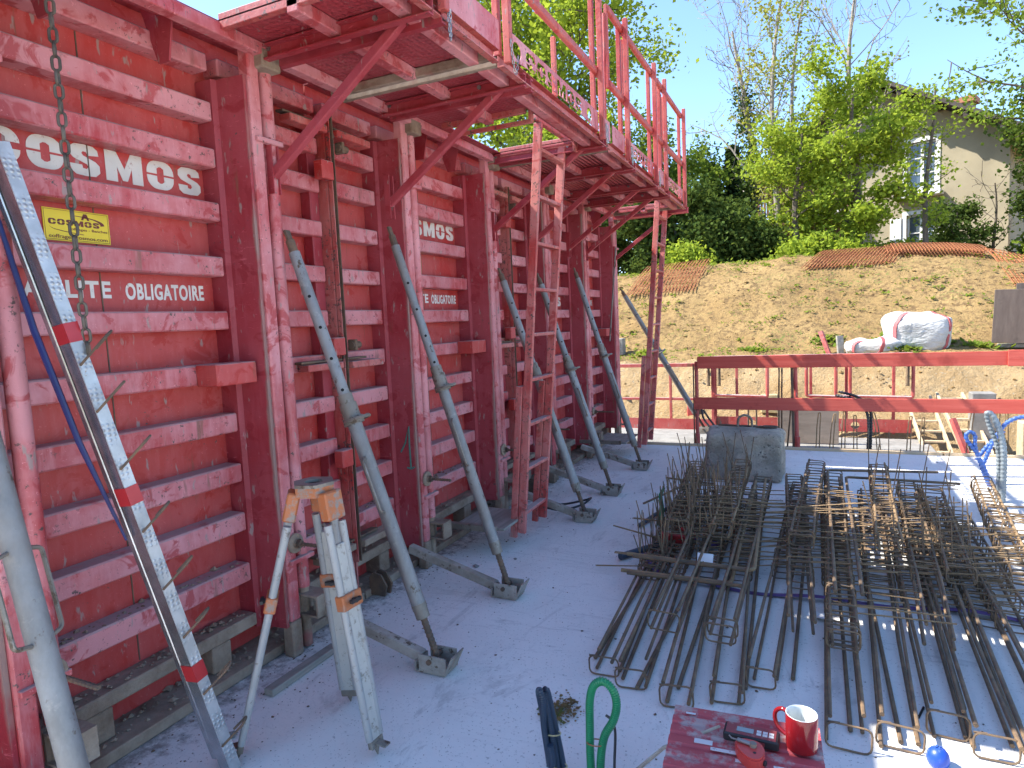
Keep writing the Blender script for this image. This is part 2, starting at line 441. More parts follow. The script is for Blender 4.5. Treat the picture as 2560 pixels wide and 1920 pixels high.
M['alu'] = mk_alu()
M['alu_plain'] = plain('bright_zinc', (.52, .52, .54), .25, .85, .3)
M['tape'] = dirty('red_tape', (.42, .025, .03), (.55, .36, .08), .68, .35, 20)
M['blue_film'] = plain('blue_film', (.012, .018, .11), .3)
M['chain'] = plain('chain_steel', (.15, .125, .10), .5, .6, .5, 60)
M['chain_bright'] = plain('zinc_chain', (.40, .38, .37), .35, .8, .3)
M['steel'] = plain('bare_steel', (.33, .32, .31), .4, .7, .35, 50)
M['black'] = plain('black_void', (.012, .011, .011), .9)
M['orange'] = dirty('orange_paint', (.42, .125, .04), (.24, .20, .17), .50, .5, 22)
M['leg_white'] = dirty('worn_white_leg', (.45, .43, .39), (.17, .145, .115), .55, .5, 26)
M['leg_alu'] = dirty('tripod_alu', (.34, .335, .325), (.16, .135, .11), .57, .38, 30)
M['green_hose'] = plain('green_conduit', (.02, .22, .09), .3, 0, .2)
M['dark_hose'] = plain('grey_conduit', (.035, .055, .085), .4, 0, .3)
M['blue_hose'] = plain('blue_conduit', (.05, .13, .42), .45, 0, .25)
M['grey_hose'] = plain('light_grey_conduit', (.26, .30, .32), .5, 0, .25)
M['black_hose'] = plain('black_cable', (.03, .033, .037), .45, 0, .3)
M['tie'] = plain('rubber_tie', (.50, .42, .22), .6)
M['tie_r'] = plain('rust_tie', (.30, .13, .06), .6)
M['mug'] = plain('red_glaze', (.20, .009, .013), .12, 0, .06)
M['mug_in'] = plain('white_glaze', (.60, .63, .62), .15, 0, .03)
M['toolbox'] = dirty('dusty_red_plastic', (.42, .065, .075), (.38, .28, .26), .50, .6, 14)
M['sticker'] = dirty('torn_sticker', (.62, .61, .60), (.30, .20, .18), .55, .7, 30)
M['tape_meas'] = dirty('red_plastic', (.55, .06, .05), (.35, .12, .12), .6, .35, 25)
M['dev_black'] = plain('black_rubber', (.02, .018, .02), .55, 0, .3)
M['dev_red'] = dirty('dusty_red_panel', (.23, .04, .045), (.30, .22, .2), .58, .5, 40)
M['screen'] = plain('lcd_screen', (.25, .31, .31), .2, 0, .05)
M['key'] = plain('pale_key', (.62, .64, .62), .5, 0, .05)
M['blue_cap'] = dirty('blue_plastic', (.015, .07, .42), (.20, .25, .36), .57, .4, 40)
M['purple'] = plain('purple_strap', (.13, .07, .21), .7, 0, .25, 90)
M['green_strip'] = plain('green_netting', (.02, .25, .12), .6, 0, .3)
M['red_net'] = plain('red_netting', (.45, .03, .03), .6, 0, .3)
M['paper'] = plain('paper_label', (.75, .75, .74), .7, 0, .05)
def mk_bag():
    t = NT('woven_bag'); c = t.mix(t.ramp(t.noise(6, 5), .4, .68), (.50, .49, .46), (.60, .59, .565))
    return t.set(c, .8, bump=t.noise(8, 4, .5, (1, 1, 2.0), .8), bstr=.5, bdist=.05)
M['bag'] = mk_bag()
M['pink'] = plain('pink_webbing', (.55, .13, .13), .7)
M['plaster'] = plain('grey_plaster', (.36, .305, .205), .95, 0, .14, 14, .3, 1.2)
M['roof'] = plain('dark_roof', (.075, .06, .052), .85, 0, .3, 9)
M['soffit'] = plain('dark_soffit', (.055, .042, .036), .85, 0, .3)
M['tilecap'] = plain('orange_tile', (.42, .17, .09), .8)
M['frame'] = plain('white_window_frame', (.66, .65, .62), .6, 0, .06)
def mk_glass():
    t = NT('window_glass'); return t.set((.07, .09, .11), .06, 0, spec=.9)
M['glass'] = mk_glass()
M['bark'] = plain('bark', (.13, .105, .08), .95, 0, .4, 30, .6, 12)
M['bark_pale'] = plain('pale_bark', (.30, .265, .22), .95, 0, .4, 30, .6, 12)
def mk_leaf(name, a, b, trans=.45):
    t = NT(name); c = t.mix(t.ramp(t.noise(1.3, 4, .6), .35, .66), a, b)
    c = t.mix(t.ramp(t.noise(14, 2), .4, .65), c, tuple(q*.72 for q in a))
    d = t.n('ShaderNodeBsdfDiffuse'); tr = t.n('ShaderNodeBsdfTranslucent'); mx = t.n('ShaderNodeMixShader'); mx.inputs[0].default_value = trans
    t.l(c, d.inputs[0])
    c2 = t.mix(.6, c, (b[0]*1.25, b[1]*1.2, b[2]*.7)); t.l(c2, tr.inputs[0])
    t.l(d.outputs[0], mx.inputs[1]); t.l(tr.outputs[0], mx.inputs[2]); t.l(mx.outputs[0], t.out.inputs[0]); t.t.nodes.remove(t.p); return t.m
M['leaf_lime'] = mk_leaf('spring_leaf', (.23, .315, .04), (.36, .45, .065))
M['leaf_mid'] = mk_leaf('green_leaf', (.13, .20, .035), (.21, .29, .05))
M['leaf_dark'] = mk_leaf('dark_leaf', (.06, .10, .025), (.12, .17, .045), .35)
M['leaf_conifer'] = mk_leaf('conifer_leaf', (.03, .055, .02), (.055, .085, .03), .2)
M['leaf_yellow'] = mk_leaf('yellow_leaf', (.25, .27, .05), (.34, .35, .08))
M['weed'] = mk_leaf('weed_leaf', (.15, .22, .035), (.25, .31, .06))
# ------------------------------------------------------------------ terrain
CREST = [(-60,2.2),(-15,2.3),(-4.1,2.48),(-1.85,2.58),(-.25,2.62),(1.5,2.60),(2.4,2.53),(3.0,2.42),(3.5,2.25),(6,1.9),(60,1.9)]
def lerp_tab(tab, x):
    for (a, za), (b, zb) in zip(tab, tab[1:]):
        if x <= b: return za + (zb - za) * max(0, min(1, (x - a) / (b - a)))
    return tab[-1][1]
def ground_z(x, y, rough=True):
    cz = lerp_tab(CREST, x)
    prof = [(-999,-.45),(8.95,-.45),(9.35,-.12),(9.9,.40),(10.45,.80),(11.5,.90),(12.6,1.42+.15*(cz-2.4)),(13.8,2.15+.5*(cz-2.5)),(14.5,cz-.14),(15.1,cz),(16.5,cz-.05),(999,cz-.05)]
    z = lerp_tab(prof, y)
    if rough and 8.8 < y < 17:
        k = min(1, (y - 8.8) / .4) * min(1, max(0, (17 - y)) / 1.0)
        z += k * (.09 * noise.noise((x*.7, y*.7, 1.3)) + .05 * noise.noise((x*2.3, y*2.3, 4.1)) + .028 * noise.noise((x*6, y*6, 2.2)) + .016 * noise.noise((x*14, y*14, 7.7)))
    return z
def build_terrain():
    xs = [-300,-120,-60,-35,-20,-13,-10,-8] + list(np.arange(-7, 8.01, .075)) + [9,10,12,16,25,50,120,300]
    ys = [-300,-100,-40,-15,-5,3,7,8.5,8.7] + list(np.arange(8.85, 15.8, .065)) + [16.1,16.6,17.2,18,20,23,27,32,40,60,100,200,600]
    nx, ny = len(xs), len(ys)
    V = np.empty((ny, nx, 3), np.float32)
    for j, y in enumerate(ys):
        for i, x in enumerate(xs):
            yy = y
            if 9.0 < y < 10.6: yy = y + .12 * noise.noise((x*1.7, 0, y*2)) + .05*noise.noise((x*5, 3, y*4))
            V[j, i] = (x, y, ground_z(x, yy))
    a = np.arange(ny*nx).reshape(ny, nx)
    F = np.stack([a[:-1,:-1], a[:-1,1:], a[1:,1:], a[1:,:-1]], -1).reshape(-1, 4)
    me = raw_mesh('ground', V.reshape(-1, 3), F, M['soil'], True); me.materials.append(M['cut'])
    yc = np.array([(ys[j] + ys[j+1]) / 2 for j in range(ny-1)]); mi = np.repeat((yc < 10.42).astype(np.int32), nx-1)
    me.polygons.foreach_set('material_index', mi)
    o = bpy.data.objects.new('ground', me); C.objects.link(o); tag(o, kind='structure', label='ochre earth bank and excavated pit behind the slab')
build_terrain()

slab = obj('concrete_slab', MB().box((-2.75, -3.5, -.3), (16, 7.5, 0), .006), M['floor'], kind='structure', label='pale grey cast concrete floor slab')  # out-of-view right stretch lengthened to bounce sunlight onto the formwork
obj('footing', MB().box((-.35, 8.05, -.5), (1.25, 9.1, -.13), .02).box((-.35, 7.86, -.5), (1.22, 8.05, -.17), .02), M['conc2'], kind='structure', label='low concrete footing in the pit beyond the slab edge')
obj('footing', MB().box((-3.2, 7.9, -.5), (-1.15, 9.2, -.09), .02), M['conc2'], kind='structure', label='pale concrete strip at the end of the formwork')
for (a, b, lab) in ((-2.15, -1.02, 'pale timber batten edging the slab left of the concrete block'), (-.99, 1.16, 'long pale timber batten edging the slab behind the concrete block'), (1.18, 4.2, 'pale timber batten edging the slab at the far right')):
    obj('edge_batten', MB().box((a, 7.502, -.06), (b, 7.53, .028), .003), M['wood'], label=lab, cat='batten', group='battens along the slab edge')

# ------------------------------------------------------------------ formwork wall
XS, XR = -2.44, -2.35
RT = [2.505, 2.309, 2.08, 1.843, 1.61, 1.379, 1.151, .922, .694, .457]
RH = .082
POSTS = [.98, 2.10, 3.24, 4.32, 5.44, 6.55, 7.67]
rng = random.Random(5)

def half_ring(cx, z0, z1, w, t, top, g):
    """half of a stencil O, thick rounded arch"""
    h = (z1 - z0) / 2; r = min(w*.42, h*.8); ri = max(.004, (w - 2*t)/2); zm = (z0+z1)/2; o = []
    n = 6
    for k in range(n+1):
        a = R(180 - 90*k/n); o.append((cx - w/2 + r + r*math.cos(a), h - r + r*math.sin(a)))
    for k in range(n+1):
        a = R(90 - 90*k/n); o.append((cx + w/2 - r + r*math.cos(a), h - r + r*math.sin(a)))
    o += [(cx + w/2, g)]
    o += [(cx + ri, g), (cx + ri, h*.45), (cx + ri*.3, h*.58), (cx - ri*.3, h*.58), (cx - ri, h*.45), (cx - ri, g), (cx - w/2, g)]
    return [(p[0], zm + (p[1] if top else -p[1])) for p in o]
def sten_C(cx, z0, z1, w):
    t = w*.36; L = [half_ring(cx, z0, z1, w, t, True, (z1-z0)*.10), half_ring(cx, z0, z1, w, t, False, (z1-z0)*.10)]
    L.append([(cx - w/2, (z0+z1)/2 - (z1-z0)*.1001), (cx - w/2 + t*.95, (z0+z1)/2 - (z1-z0)*.1001), (cx - w/2 + t*.95, (z0+z1)/2 + (z1-z0)*.1001), (cx - w/2, (z0+z1)/2 + (z1-z0)*.1001)])
    return L
def sten_O(cx, z0, z1, w):
    t = w*.37; return [half_ring(cx, z0, z1, w, t, True, (z1-z0)*.035), half_ring(cx, z0, z1, w, t, False, (z1-z0)*.035)]
def sten_M(cx, z0, z1, w):
    h = z1-z0; t = w*.3; l = cx-w/2; r = cx+w/2
    return [[(l,z0),(l+t,z0),(l+t,z0+h*.5),(cx-t*.22,z0+h*.06),(cx+t*.22,z0+h*.06),(r-t,z0+h*.5),(r-t,z0),(r,z0),(r,z1),(r-t*1.02,z1),(cx,z0+h*.46),(l+t*1.02,z1),(l,z1)]]
def sten_S(cx, z0, z1, w):
    h = z1-z0; q = [(.96,.70),(.93,.88),(.8,.98),(.5,1.0),(.2,.98),(.04,.85),(.03,.66),(.14,.53),(.56,.38),(.6,.3),(.54,.22),(.42,.24),(.4,.34),(.02,.34),(.05,.14),(.2,.02),(.5,0),(.82,.02),(.97,.16),(.97,.38),(.84,.5),(.46,.64),(.41,.71),(.46,.78),(.57,.76),(.6,.66)]
    return [[(cx - w/2 + a*w, z0 + b*h) for a, b in q]]
def cosmos_loops(y0, y1, z0, z1, letters='COSMOS', wide=1.25):
    ws = {'C':1.0,'O':1.0,'S':.95,'M':wide}; tot = sum(ws[c] for c in letters) + .16*(len(letters)-1); u = (y1-y0)/tot; y = y0; L = []
    for c in letters:
        w = ws[c]*u; L += {'C':sten_C,'O':sten_O,'S':sten_S,'M':sten_M}[c](y + w/2, z0, z1, w); y += w + .16*u
    return L

def make_post(par, y0, k):
    poly = [(-2.445, y0), (XR+.004, y0), (XR+.014, y0+.022), (-2.192, y0+.034), (-2.192, y0+.05), (-2.445, y0+.05)]
    obj('post_plate', MB().prism(poly, .15, 2.6), M['red_post'], par)
    obj('post_tube', MB().box((-2.236, y0+.052, .17), (-2.176, y0+.112, 2.80), .007), M['red'], par)
    obj('tube_foot', MB().box((-2.238, y0+.05, .0), (-2.174, y0+.114, .17), .007), M['cement'], par)
    obj('pipe', MB().tube((-2.205, y0+.168, .30), (-2.205, y0+.168, 2.70), .031, n=16), M['red'], par, True)
    obj('pipe_foot', MB().tube((-2.205, y0+.168, .01), (-2.205, y0+.168, .30), .025, n=12), M['cement'], par, True)
    for z in (.44, 2.33): obj('clip', MB().box((-2.19, y0+.06, z), (-2.158, y0+.21, z+.022), .003), M['red'], par)
    fb = MB(); a, b = y0+.13, y0+.225
    fb.box((-2.215, a, .17), (-2.205+.003, b, .275)).box((-2.1, a, .17), (-2.09, b, .275)).box((-2.202, a, .266), (-2.1, b, .275)).box((-2.202, a, .17), (-2.1, b, .179))
    obj('foot_box', fb, M['cement'], par)
    obj('head_box', MB().box((-2.2, y0+.09, 2.64), (-2.13, y0+.2, 2.72), .006), M['cement'], par)

def make_panel(y0, y1, posts, label, k, seam=True):
    par = thing('formwork_panel', (XR, (y0+y1)/2, 0), label, 'formwork panel', 'red formwork panels standing in a row')
    obj('skin_plate', MB().box((-2.5, y0+.002, .03), (XS, y1-.002, 2.80)), M['red_skin'], par)
    # bays between posts
    bays = []; c = y0 + .03
    for p in posts: bays.append((c, p)); c = p + .05
    bays.append((c, y1 - .03))
    for (a, b) in bays:
        if b - a < .08: continue
        for j, z in enumerate(RT):
            obj('rib', MB().box((XS-.01, a+.001, z-RH), (XR + rng.uniform(-.004, .002), b-.001, z + rng.uniform(-.003, .003)), .006), M['red'], par)
        obj('top_rail', MB().box((XS-.01, a+.001, 2.632), (XR-.003, b-.001, 2.705), .006), M['red'], par)
        sill = MB().box((XS-.01, a+.001, .165), (-2.335, b-.001, .222), .006)
        obj('bottom_rail', sill, M['cement'], par)
        n = max(1, int((b-a)/.42))
        for q in range(n):
            yy = a + (q+.62)*(b-a)/n; obj('sill_foot', MB().box((XS-.01, yy-.05, .05), (-2.338, yy+.05, .164), .004), M['cement'], par)
        if seam and b - a > .6:
            m = (a+b)/2 + .03
            obj('weld_seam', MB().box((XS, m-.0025, .23), (XS+.0025, m+.0025, 2.63)), M['rust'], par)
    obj('sole_plate', MB().box((-2.5, y0+.002, .002), (-2.262, y1-.002, .048), .004), M['cement'], par)
    obj('top_flange', MB().box((-2.5, y0+.002, 2.802), (-2.30, y1-.002, 2.815)), M['red_deep'], par)
    for s, yy in ((1, y0), (-1, y1)):
        obj('edge_flange', MB().box((-2.499, yy + s*.004, .06), (-2.318, yy + s*.014, 2.60)), M['red_worn'], par)
        obj('edge_post', MB().box((-2.44, yy + s*.016, .23), (-2.375, yy + s*.085, 2.62), .004), M['red_deep'], par)
    for p in posts:
        make_post(par, p, k)
        # web brackets under the platform
    for j, p in enumerate(posts):
        for dy in (-.26, .42):
            if y0 < p + dy < y1 and (j == len(posts)-1) == (dy < 0):
                g = MB().prism([(0,0),(.19,0),(.14,-.23),(.08,-.23)], -.004, .004, Matrix(((1,0,0,-2.40),(0,0,1,p+dy),(0,1,0,2.80),(0,0,0,1))))
                g.tube((-2.33, p+dy-.006, 2.63), (-2.33, p+dy+.006, 2.63), .011, n=8)
                obj('lug_plate', g, M['red_deep'], par)
    # buffer block left of the right post
    p = posts[-1]
    obj('buffer_block', MB().box((XR+.001, p-.2, 1.292), (-2.225, p+.012, 1.384), .004), M['red_skin'], par)
    return par

panels = [make_panel(.60, 2.788, POSTS[0:2], 'nearest red formwork panel with large white stencilled lettering', 0),
          make_panel(2.794, 4.976, POSTS[2:4], 'second red formwork panel with a green 1 chalked on its post', 1),
          make_panel(4.982, 7.86, POSTS[4:7], 'farthest red formwork panel, behind and beyond the near ladder', 2)]

# stencilled lettering
def letters(par, loops, name='lettering', mat='white_paint'):
    for lp in loops:
        link_mesh(name, fill_mesh(name, [lp], .0012, wallM(XS + .0012, 0, 0)), M[mat], par)
def block_text(par, txt, ya, yb, za, zb):
    me = text_mesh('lettering', txt, yb-ya, zb-za, wallM(XS+.0012, ya, za), .035, .001, 1.12)
    link_mesh('lettering', me, M['white_paint'], par)
letters(panels[0], cosmos_loops(1.245, 2.085, 2.112, 2.226))
block_text(panels[0], 'STABILITE', 1.225, 1.632, 1.662, 1.727); block_text(panels[0], 'OBLIGATOIRE', 1.69, 2.05, 1.658, 1.724)
letters(panels[1], cosmos_loops(3.49, 4.30, 2.125, 2.232)); block_text(panels[1], 'STABILITE', 3.46, 3.90, 1.664, 1.727); block_text(panels[1], 'OBLIGATOIRE', 3.94, 4.285, 1.660, 1.724)
letters(panels[2], cosmos_loops(5.72, 6.53, 1.652, 1.75)); block_text(panels[2], 'STABILITE', 6.72, 7.14, 1.664, 1.73); block_text(panels[2], 'OBLIGATOIRE', 7.2, 7.62, 1.664, 1.73)
# green chalked 1
g1 = MB().path([(-2.215, 3.268, .60), (-2.196, 3.268, .70), (-2.199, 3.2685, .70)], .004, 4)
obj('chalk_mark', MB().path([(-2.30, 3.2655, .74), (-2.265, 3.2672, .80), (-2.235, 3.2690, .90), (-2.238, 3.2690, .78), (-2.236, 3.2690, .645)], .006, 5).path([(-2.262, 3.267, .645), (-2.236, 3.2690, .638), (-2.212, 3.2712, .65)], .006, 5), M['green_paint'], panels[1], True)

# yellow plates
def yellow_sign(ya, yb, za, zb, label):
    s = thing('sign', (XS, (ya+yb)/2, za), label, 'sign', 'yellow plates on the formwork')
    x = XS + .003
    obj('plate', MB().box((x-.002, ya, za), (x+.001, yb, zb)), M['yellow'], s)
    w, h = yb-ya, zb-za; x2 = x + .0016
    f = .004
    fm = fill_mesh('border', [[(ya+f,za+f),(yb-f,za+f),(yb-f,zb-f),(ya+f,zb-f)], [(ya+f+.0012,za+f+.0012),(yb-f-.0012,za+f+.0012),(yb-f-.0012,zb-f-.0012),(ya+f+.0012,zb-f-.0012)]], .0006, wallM(x2, 0, 0))
    link_mesh('border', fm, M['maroon'], s)
    for lp in cosmos_loops(ya+w*.07, ya+w*.84, za+h*.50, za+h*.68): link_mesh('lettering', fill_mesh('lettering', [lp], .0006, wallM(x2, 0, 0)), M['maroon'], s)
    for txt, a, b, c, d in (('coffrages - Banches', .36, .96, .34, .45), ('coffrages-cosmos.com', .06, .95, .05, .20)):
        link_mesh('lettering', text_mesh('lettering', txt, w*(b-a), h*(d-c), wallM(x2, ya+w*a, za+h*c), .012, .0006), M['maroon'], s)
    sw = []
    for k in range(15): t = k/14; sw.append((ya+w*(.08+.50*t), za+h*(.44-.26*t**.5+.06*t)))
    for k in range(15): t = 1-k/14; sw.append((ya+w*(.08+.50*t), za+h*(.44-.20*t**.5+.02*t)))
    link_mesh('swoosh', fill_mesh('swoosh', [sw], .0006, wallM(x2, 0, 0)), M['maroon'], s)
    sw = []
    for k in range(13): t = k/12; sw.append((ya+w*(.42+.50*math.sin(t*1.6)), za+h*(.84-.24*t**2)))
    for k in range(13): t = 1-k/12; sw.append((ya+w*(.42+.44*math.sin(t*1.6)), za+h*(.82-.24*t**2)))
    link_mesh('swoosh', fill_mesh('swoosh', [sw], .0006, wallM(x2, 0, 0)), M['maroon'], s)
    em = [[(.56,.72),(.60,.92),(.65,.92),(.69,.72),(.655,.72),(.645,.78),(.605,.78),(.595,.72)]]
    link_mesh('emblem', fill_mesh('emblem', [[(ya+w*a, za+h*b) for a, b in q] for q in em], .0006, wallM(x2, 0, 0)), M['maroon'], s)
yellow_sign(1.412, 1.648, 1.865, 1.978, 'yellow plate with maroon print under the large lettering')
yellow_sign(3.62, 3.83, 1.87, 1.985, 'small yellow plate half hidden behind the second post pair')

# panel joint clamps
def joint(y, lab):
    t = thing('joint_clamp', (XR, y, 1.3), lab, 'clamp', 'clamps joining neighbouring panels')
    for z, mat in ((1.30, 'red_worn'), (2.52, 'red_worn'), (.30, 'cement')):
        obj('clamp_bar', MB().box((XR+.003, y-.30, z), (-2.275, y-.03, z+.036), .004).box((XR+.003, y+.03, z-.006), (-2.262, y+.31, z+.032), .004), M[mat], t)
        obj('shim', MB().box((XR+.003, y-.32, z+.04), (-2.30, y+.2, z+.052), .002), M['rust'], t)
    obj('strip', MB().box((-2.31, y-.012, .22), (-2.285, y-.007, 2.62)), M['red_worn'], t)
    obj('strip', MB().box((-2.31, y+.009, .22), (-2.28, y+.014, 2.62)), M['rust'], t)
    for z in (2.33, 1.42, .82): obj('latch_box', MB().box((-2.32, y-.11, z-.05), (-2.262, y-.02, z+.045), .005), M['red_skin'], t)
    for z in (2.46, 1.42): obj('bolt', MB().tube((-2.27, y+.03, z), (-2.27, y+.10, z), .02, n=8).box((-2.30, y+.04, z-.03), (-2.245, y+.06, z+.03), .004), M['rust'], t)
    obj('hook_plate', MB().prism([(0,0),(.10,0),(.115,.06),(.08,.12),(.03,.13),(0,.1)], 0, .012, Matrix(((1,0,0,-2.27),(0,0,1,y+.05),(0,1,0,.012),(0,0,0,1)))).prism([(0,0),(.10,0),(.115,.06),(.08,.12),(.03,.13),(0,.1)], 0, .012, Matrix(((1,0,0,-2.27),(0,0,1,y+.10),(0,1,0,.012),(0,0,0,1)))), M['rust'], t)
joint(2.791, 'rusty clamp bars joining the first and second formwork panels')
joint(4.979, 'rusty clamp bars joining the second and third panels beside the near ladder')

# threaded tie rods through the posts
TIES = [(1.135, .47, .22, 'threaded tie rod with round washer beside the nearest left prop'), (2.20, .535, .24, 'threaded tie rod with washer behind the survey tripod'), (3.335, .565, .16, 'threaded tie rod with washer on the second pair of posts'),
        (4.43, .53, .20, 'threaded tie rod with washer left of the near ladder'), (5.56, .50, .12, 'threaded tie rod seen between the near ladder rails'), (6.70, .50, .22, 'long dark tie rod near the far end of the formwork')]
for (y, z, L, lab) in TIES:
    t = thing('tie_rod', (-2.17, y, z), lab, 'tie rod', 'tie rods along the foot of the wall')
    pts = [(-2.33 + k*(L+.17)/40, y, z) for k in range(41)]
    obj('rod', MB().path(pts, [.0095 if k % 2 else .0075 for k in range(41)], 8), M['rust'], t)
    obj('washer', MB().lathe([(.0,.012),(.02,.012),(.022,.02),(.022,.006),(.045,.004),(.047,-.004),(0,-.006)], 16, Matrix.Translation((-2.165, y, z)) @ Matrix.Rotation(R(90), 4, 'Y')), M['cement'], t, True)
    obj('nut', MB().tube((-2.158, y, z), (-2.13, y, z), .018, n=6), M['rust'], t)

# ------------------------------------------------------------------ walkway platforms
DZ = 2.742
def channel(mb, y, x0, x1, z0, z1, s):
    mb.box((x0, y, z0), (x1, y+s*.006, z1)).box((x0, y+s*.0062, z0), (x1, y+s*.032, z0+.007)).box((x0, y+s*.0062, z1-.007), (x1, y+s*.032, z1))
def bracket(par, y, worn=False):
    mb = MB(); channel(mb, y-.03, -2.17, -1.30, 2.668, 2.732, -1); obj('bracket_beam', mb, M['red_deep'], par)
    mb = MB(); channel(mb, y+.03, -2.17, -1.30, 2.668, 2.732, 1); obj('bracket_beam', mb, M['red_deep'], par)
    obj('brace', MB().bar((-2.185, y, 2.20), (-1.46, y, 2.70), .034, .04, (0, 0, 1), .003), M['red_deep'], par)
    obj('hanger_plate', MB().box((-2.20, y-.022, 2.12), (-2.165, y-.017, 2.36)).box((-2.20, y+.017, 2.12), (-2.165, y+.022, 2.36)), M['red_deep'], par)
    obj('bolt', MB().tube((-1.56, y-.045, 2.715), (-1.56, y+.045, 2.715), .011, n=8), M['steel'], par)
    obj('bolt', MB().tube((-2.12, y-.04, 2.72), (-2.12, y+.04, 2.72), .011, n=8), M['steel'], par)
def toe_loops(ya, yb, za, zb, cos=None, holes=()):
    L = [[(ya,za),(yb,za),(yb,zb),(ya,zb)]]
    for (yc, rw) in holes:
        L.append([(yc + rw*math.cos(2*math.pi*k/16), (za+zb)/2 + (zb-za)*.31*math.sin(2*math.pi*k/16)) for k in range(16)])
    if cos: L += cosmos_loops(cos[0], cos[1], za+(zb-za)*.18, zb-(zb-za)*.18)
    return L
XT = -1.305
def toe(par, ya, yb, cos=None, holes=()):
    link_mesh('toe_board', fill_mesh('toe_board', toe_loops(ya, yb, DZ+.006, 2.878, cos, holes), .003, wallM(XT, 0, 0)), M['red'], par)
    obj('toe_lip', MB().box((XT-.035, ya, DZ+.006), (XT-.002, yb, DZ+.0095)), M['red_rail'], par)
def rail_post(par, y, top=3.72, w=.036):
    obj('rail_post', MB().box((XT+.004, y-w/2, 2.70), (XT+.040, y+w/2, top), .004), M['red_rail'], par)
    obj('rail_post', MB().box((XT-.05, y-w/2+.006, DZ+.004), (XT-.02, y+w/2+.006, top-.03), .003), M['red_rail'], par)
def rail(par, ya, yb, z, x=XT-.012, w=.034, h=.05):
    obj('rail', MB().box((x-w/2, ya, z-h/2), (x+w/2, yb, z+h/2), .007), M['red_rail'], par)
def picket(par, y, z0, z1, x=XT-.055):
    obj('picket', MB().box((x-.013, y-.013, z0), (x+.013, y+.013, z1), .003), M['red_rail'], par)
def deck(par, ya, yb, hole=None, mat='red_plate'):
    x0, x1 = -2.30, -1.335
    if hole:
        hx0, hx1, hy0, hy1 = hole
        parts = [(x0, hx0, ya, yb), (hx1, x1, ya, yb), (hx0+.001, hx1-.001, ya, hy0), (hx0+.001, hx1-.001, hy1, yb)]
    else: parts = [(x0, (x0+x1)/2-.001, ya, yb), ((x0+x1)/2+.001, x1, ya, yb)]
    for (a, b, c, d) in parts:
        if d - c > .01: obj('deck_plate', MB().box((a, c, DZ), (b, d, DZ+.006)), M[mat], par)
    for x in (-2.16, -1.76, -1.42):
        if hole and hx0 < x < hx1:
            for (c, d) in ((ya+.02, hy0), (hy1, yb-.02)):
                if d - c > .05: obj('joist', MB().box((x-.028, c, DZ-.052), (x+.028, d, DZ-.001), .004), M['red'], par)
        else: obj('joist', MB().box((x-.028, ya+.02, DZ-.052), (x+.028, yb-.02, DZ-.001), .004), M['red'], par)
    obj('edge_beam', MB().box((-1.333, ya, DZ-.055), (-1.328, yb, DZ-.004)).box((-1.327, ya, DZ-.055), (-1.30, yb, DZ-.049)), M['red_worn'], par)
    for y in (ya, yb-.03): obj('end_beam', MB().box((-2.25, y, DZ-.045), (-1.34, y+.03, DZ-.003), .003), M['cement'], par)
    if hole:
        for y in (hy0-.03, hy1): obj('trap_frame', MB().box((hx0, y, DZ-.03), (hx1, y+.03, DZ+.03), .003), M['red_worn'], par)

PG = 'walkway platforms bolted to the formwork'
p1 = thing('walkway_platform', (-1.8, 1.7, 2.7), 'nearest walkway platform cut off by the top of the picture', 'platform', PG)
deck(p1, .66, 2.80, (-2.14, -1.62, 1.30, 1.98)); bracket(p1, .84); bracket(p1, 2.26)
toe(p1, .8, 2.32); toe(p1, 2.335, 2.82); rail(p1, .8, 2.80, 3.15); rail(p1, .8, 2.80, 3.66)
for y in (1.2, 2.28): rail_post(p1, y)
p2 = thing('walkway_platform', (-1.8, 3.7, 2.7), 'second walkway platform with an open trap over the near ladder', 'platform', PG)
deck(p2, 2.85, 4.60, (-2.08, -1.52, 3.62, 4.42)); bracket(p2, 3.14); bracket(p2, 4.47)
toe(p2, 2.89, 4.34, (3.13, 4.0), ((3.02, .05), (4.15, .05))); toe(p2, 4.375, 4.62)
rail_post(p2, 2.87, 3.75); rail_post(p2, 4.36, 3.72); rail(p2, 2.85, 4.43, 3.15); rail(p2, 2.85, 4.40, 3.66); rail(p2, 2.84, 3.42, 3.44, XT-.10, .025, .03)
for y, a, b in ((3.22, 3.30, 3.7), (3.34, 3.20, 3.72), (3.45, 3.17, 3.7), (3.68, 2.80, 3.13)): picket(p2, y, a, b)
obj('spring_bar', MB().path([(XT-.05, 4.44 + .012*math.cos(k*1.6), 3.15 + k*.006) for k in range(80)], .004, 4), M['red_worn'], p2)
obj('trap_bracket', MB().box((-1.50, 3.60, 2.66), (-1.485, 3.64, DZ)).box((-2.05, 3.61, 2.655), (-1.49, 3.63, 2.68), .003), M['red_worn'], p2)
obj('trap_bracket', MB().box((-1.50, 4.36, 2.66), (-1.485, 4.44, DZ)), M['red_worn'], p2)
p3 = thing('walkway_platform', (-1.8, 5.4, 2.7), 'third walkway platform with ribbed deck and tall guard rail', 'platform', PG)
deck(p3, 4.66, 6.19, None, 'red_rib' if 'red_rib' in M else 'red_plate'); bracket(p3, 5.28); bracket(p3, 6.13)
toe(p3, 4.68, 5.02); toe(p3, 5.06, 6.0, (5.2, 5.88)); toe(p3, 6.04, 6.19)
rail_post(p3, 5.04, 3.74); rail_post(p3, 6.02, 3.74); rail(p3, 4.66, 6.19, 3.16); rail(p3, 4.66, 6.19, 3.67)
obj('rail_post', MB().box((XT-.03, 4.655, 3.13), (XT-.008, 4.69, 3.70), .003), M['red_rail'], p3); obj('rail_post', MB().bar((XT-.05, 4.68, 2.78), (XT-.035, 4.66, 3.64), .012, .03), M['red_rail'], p3)
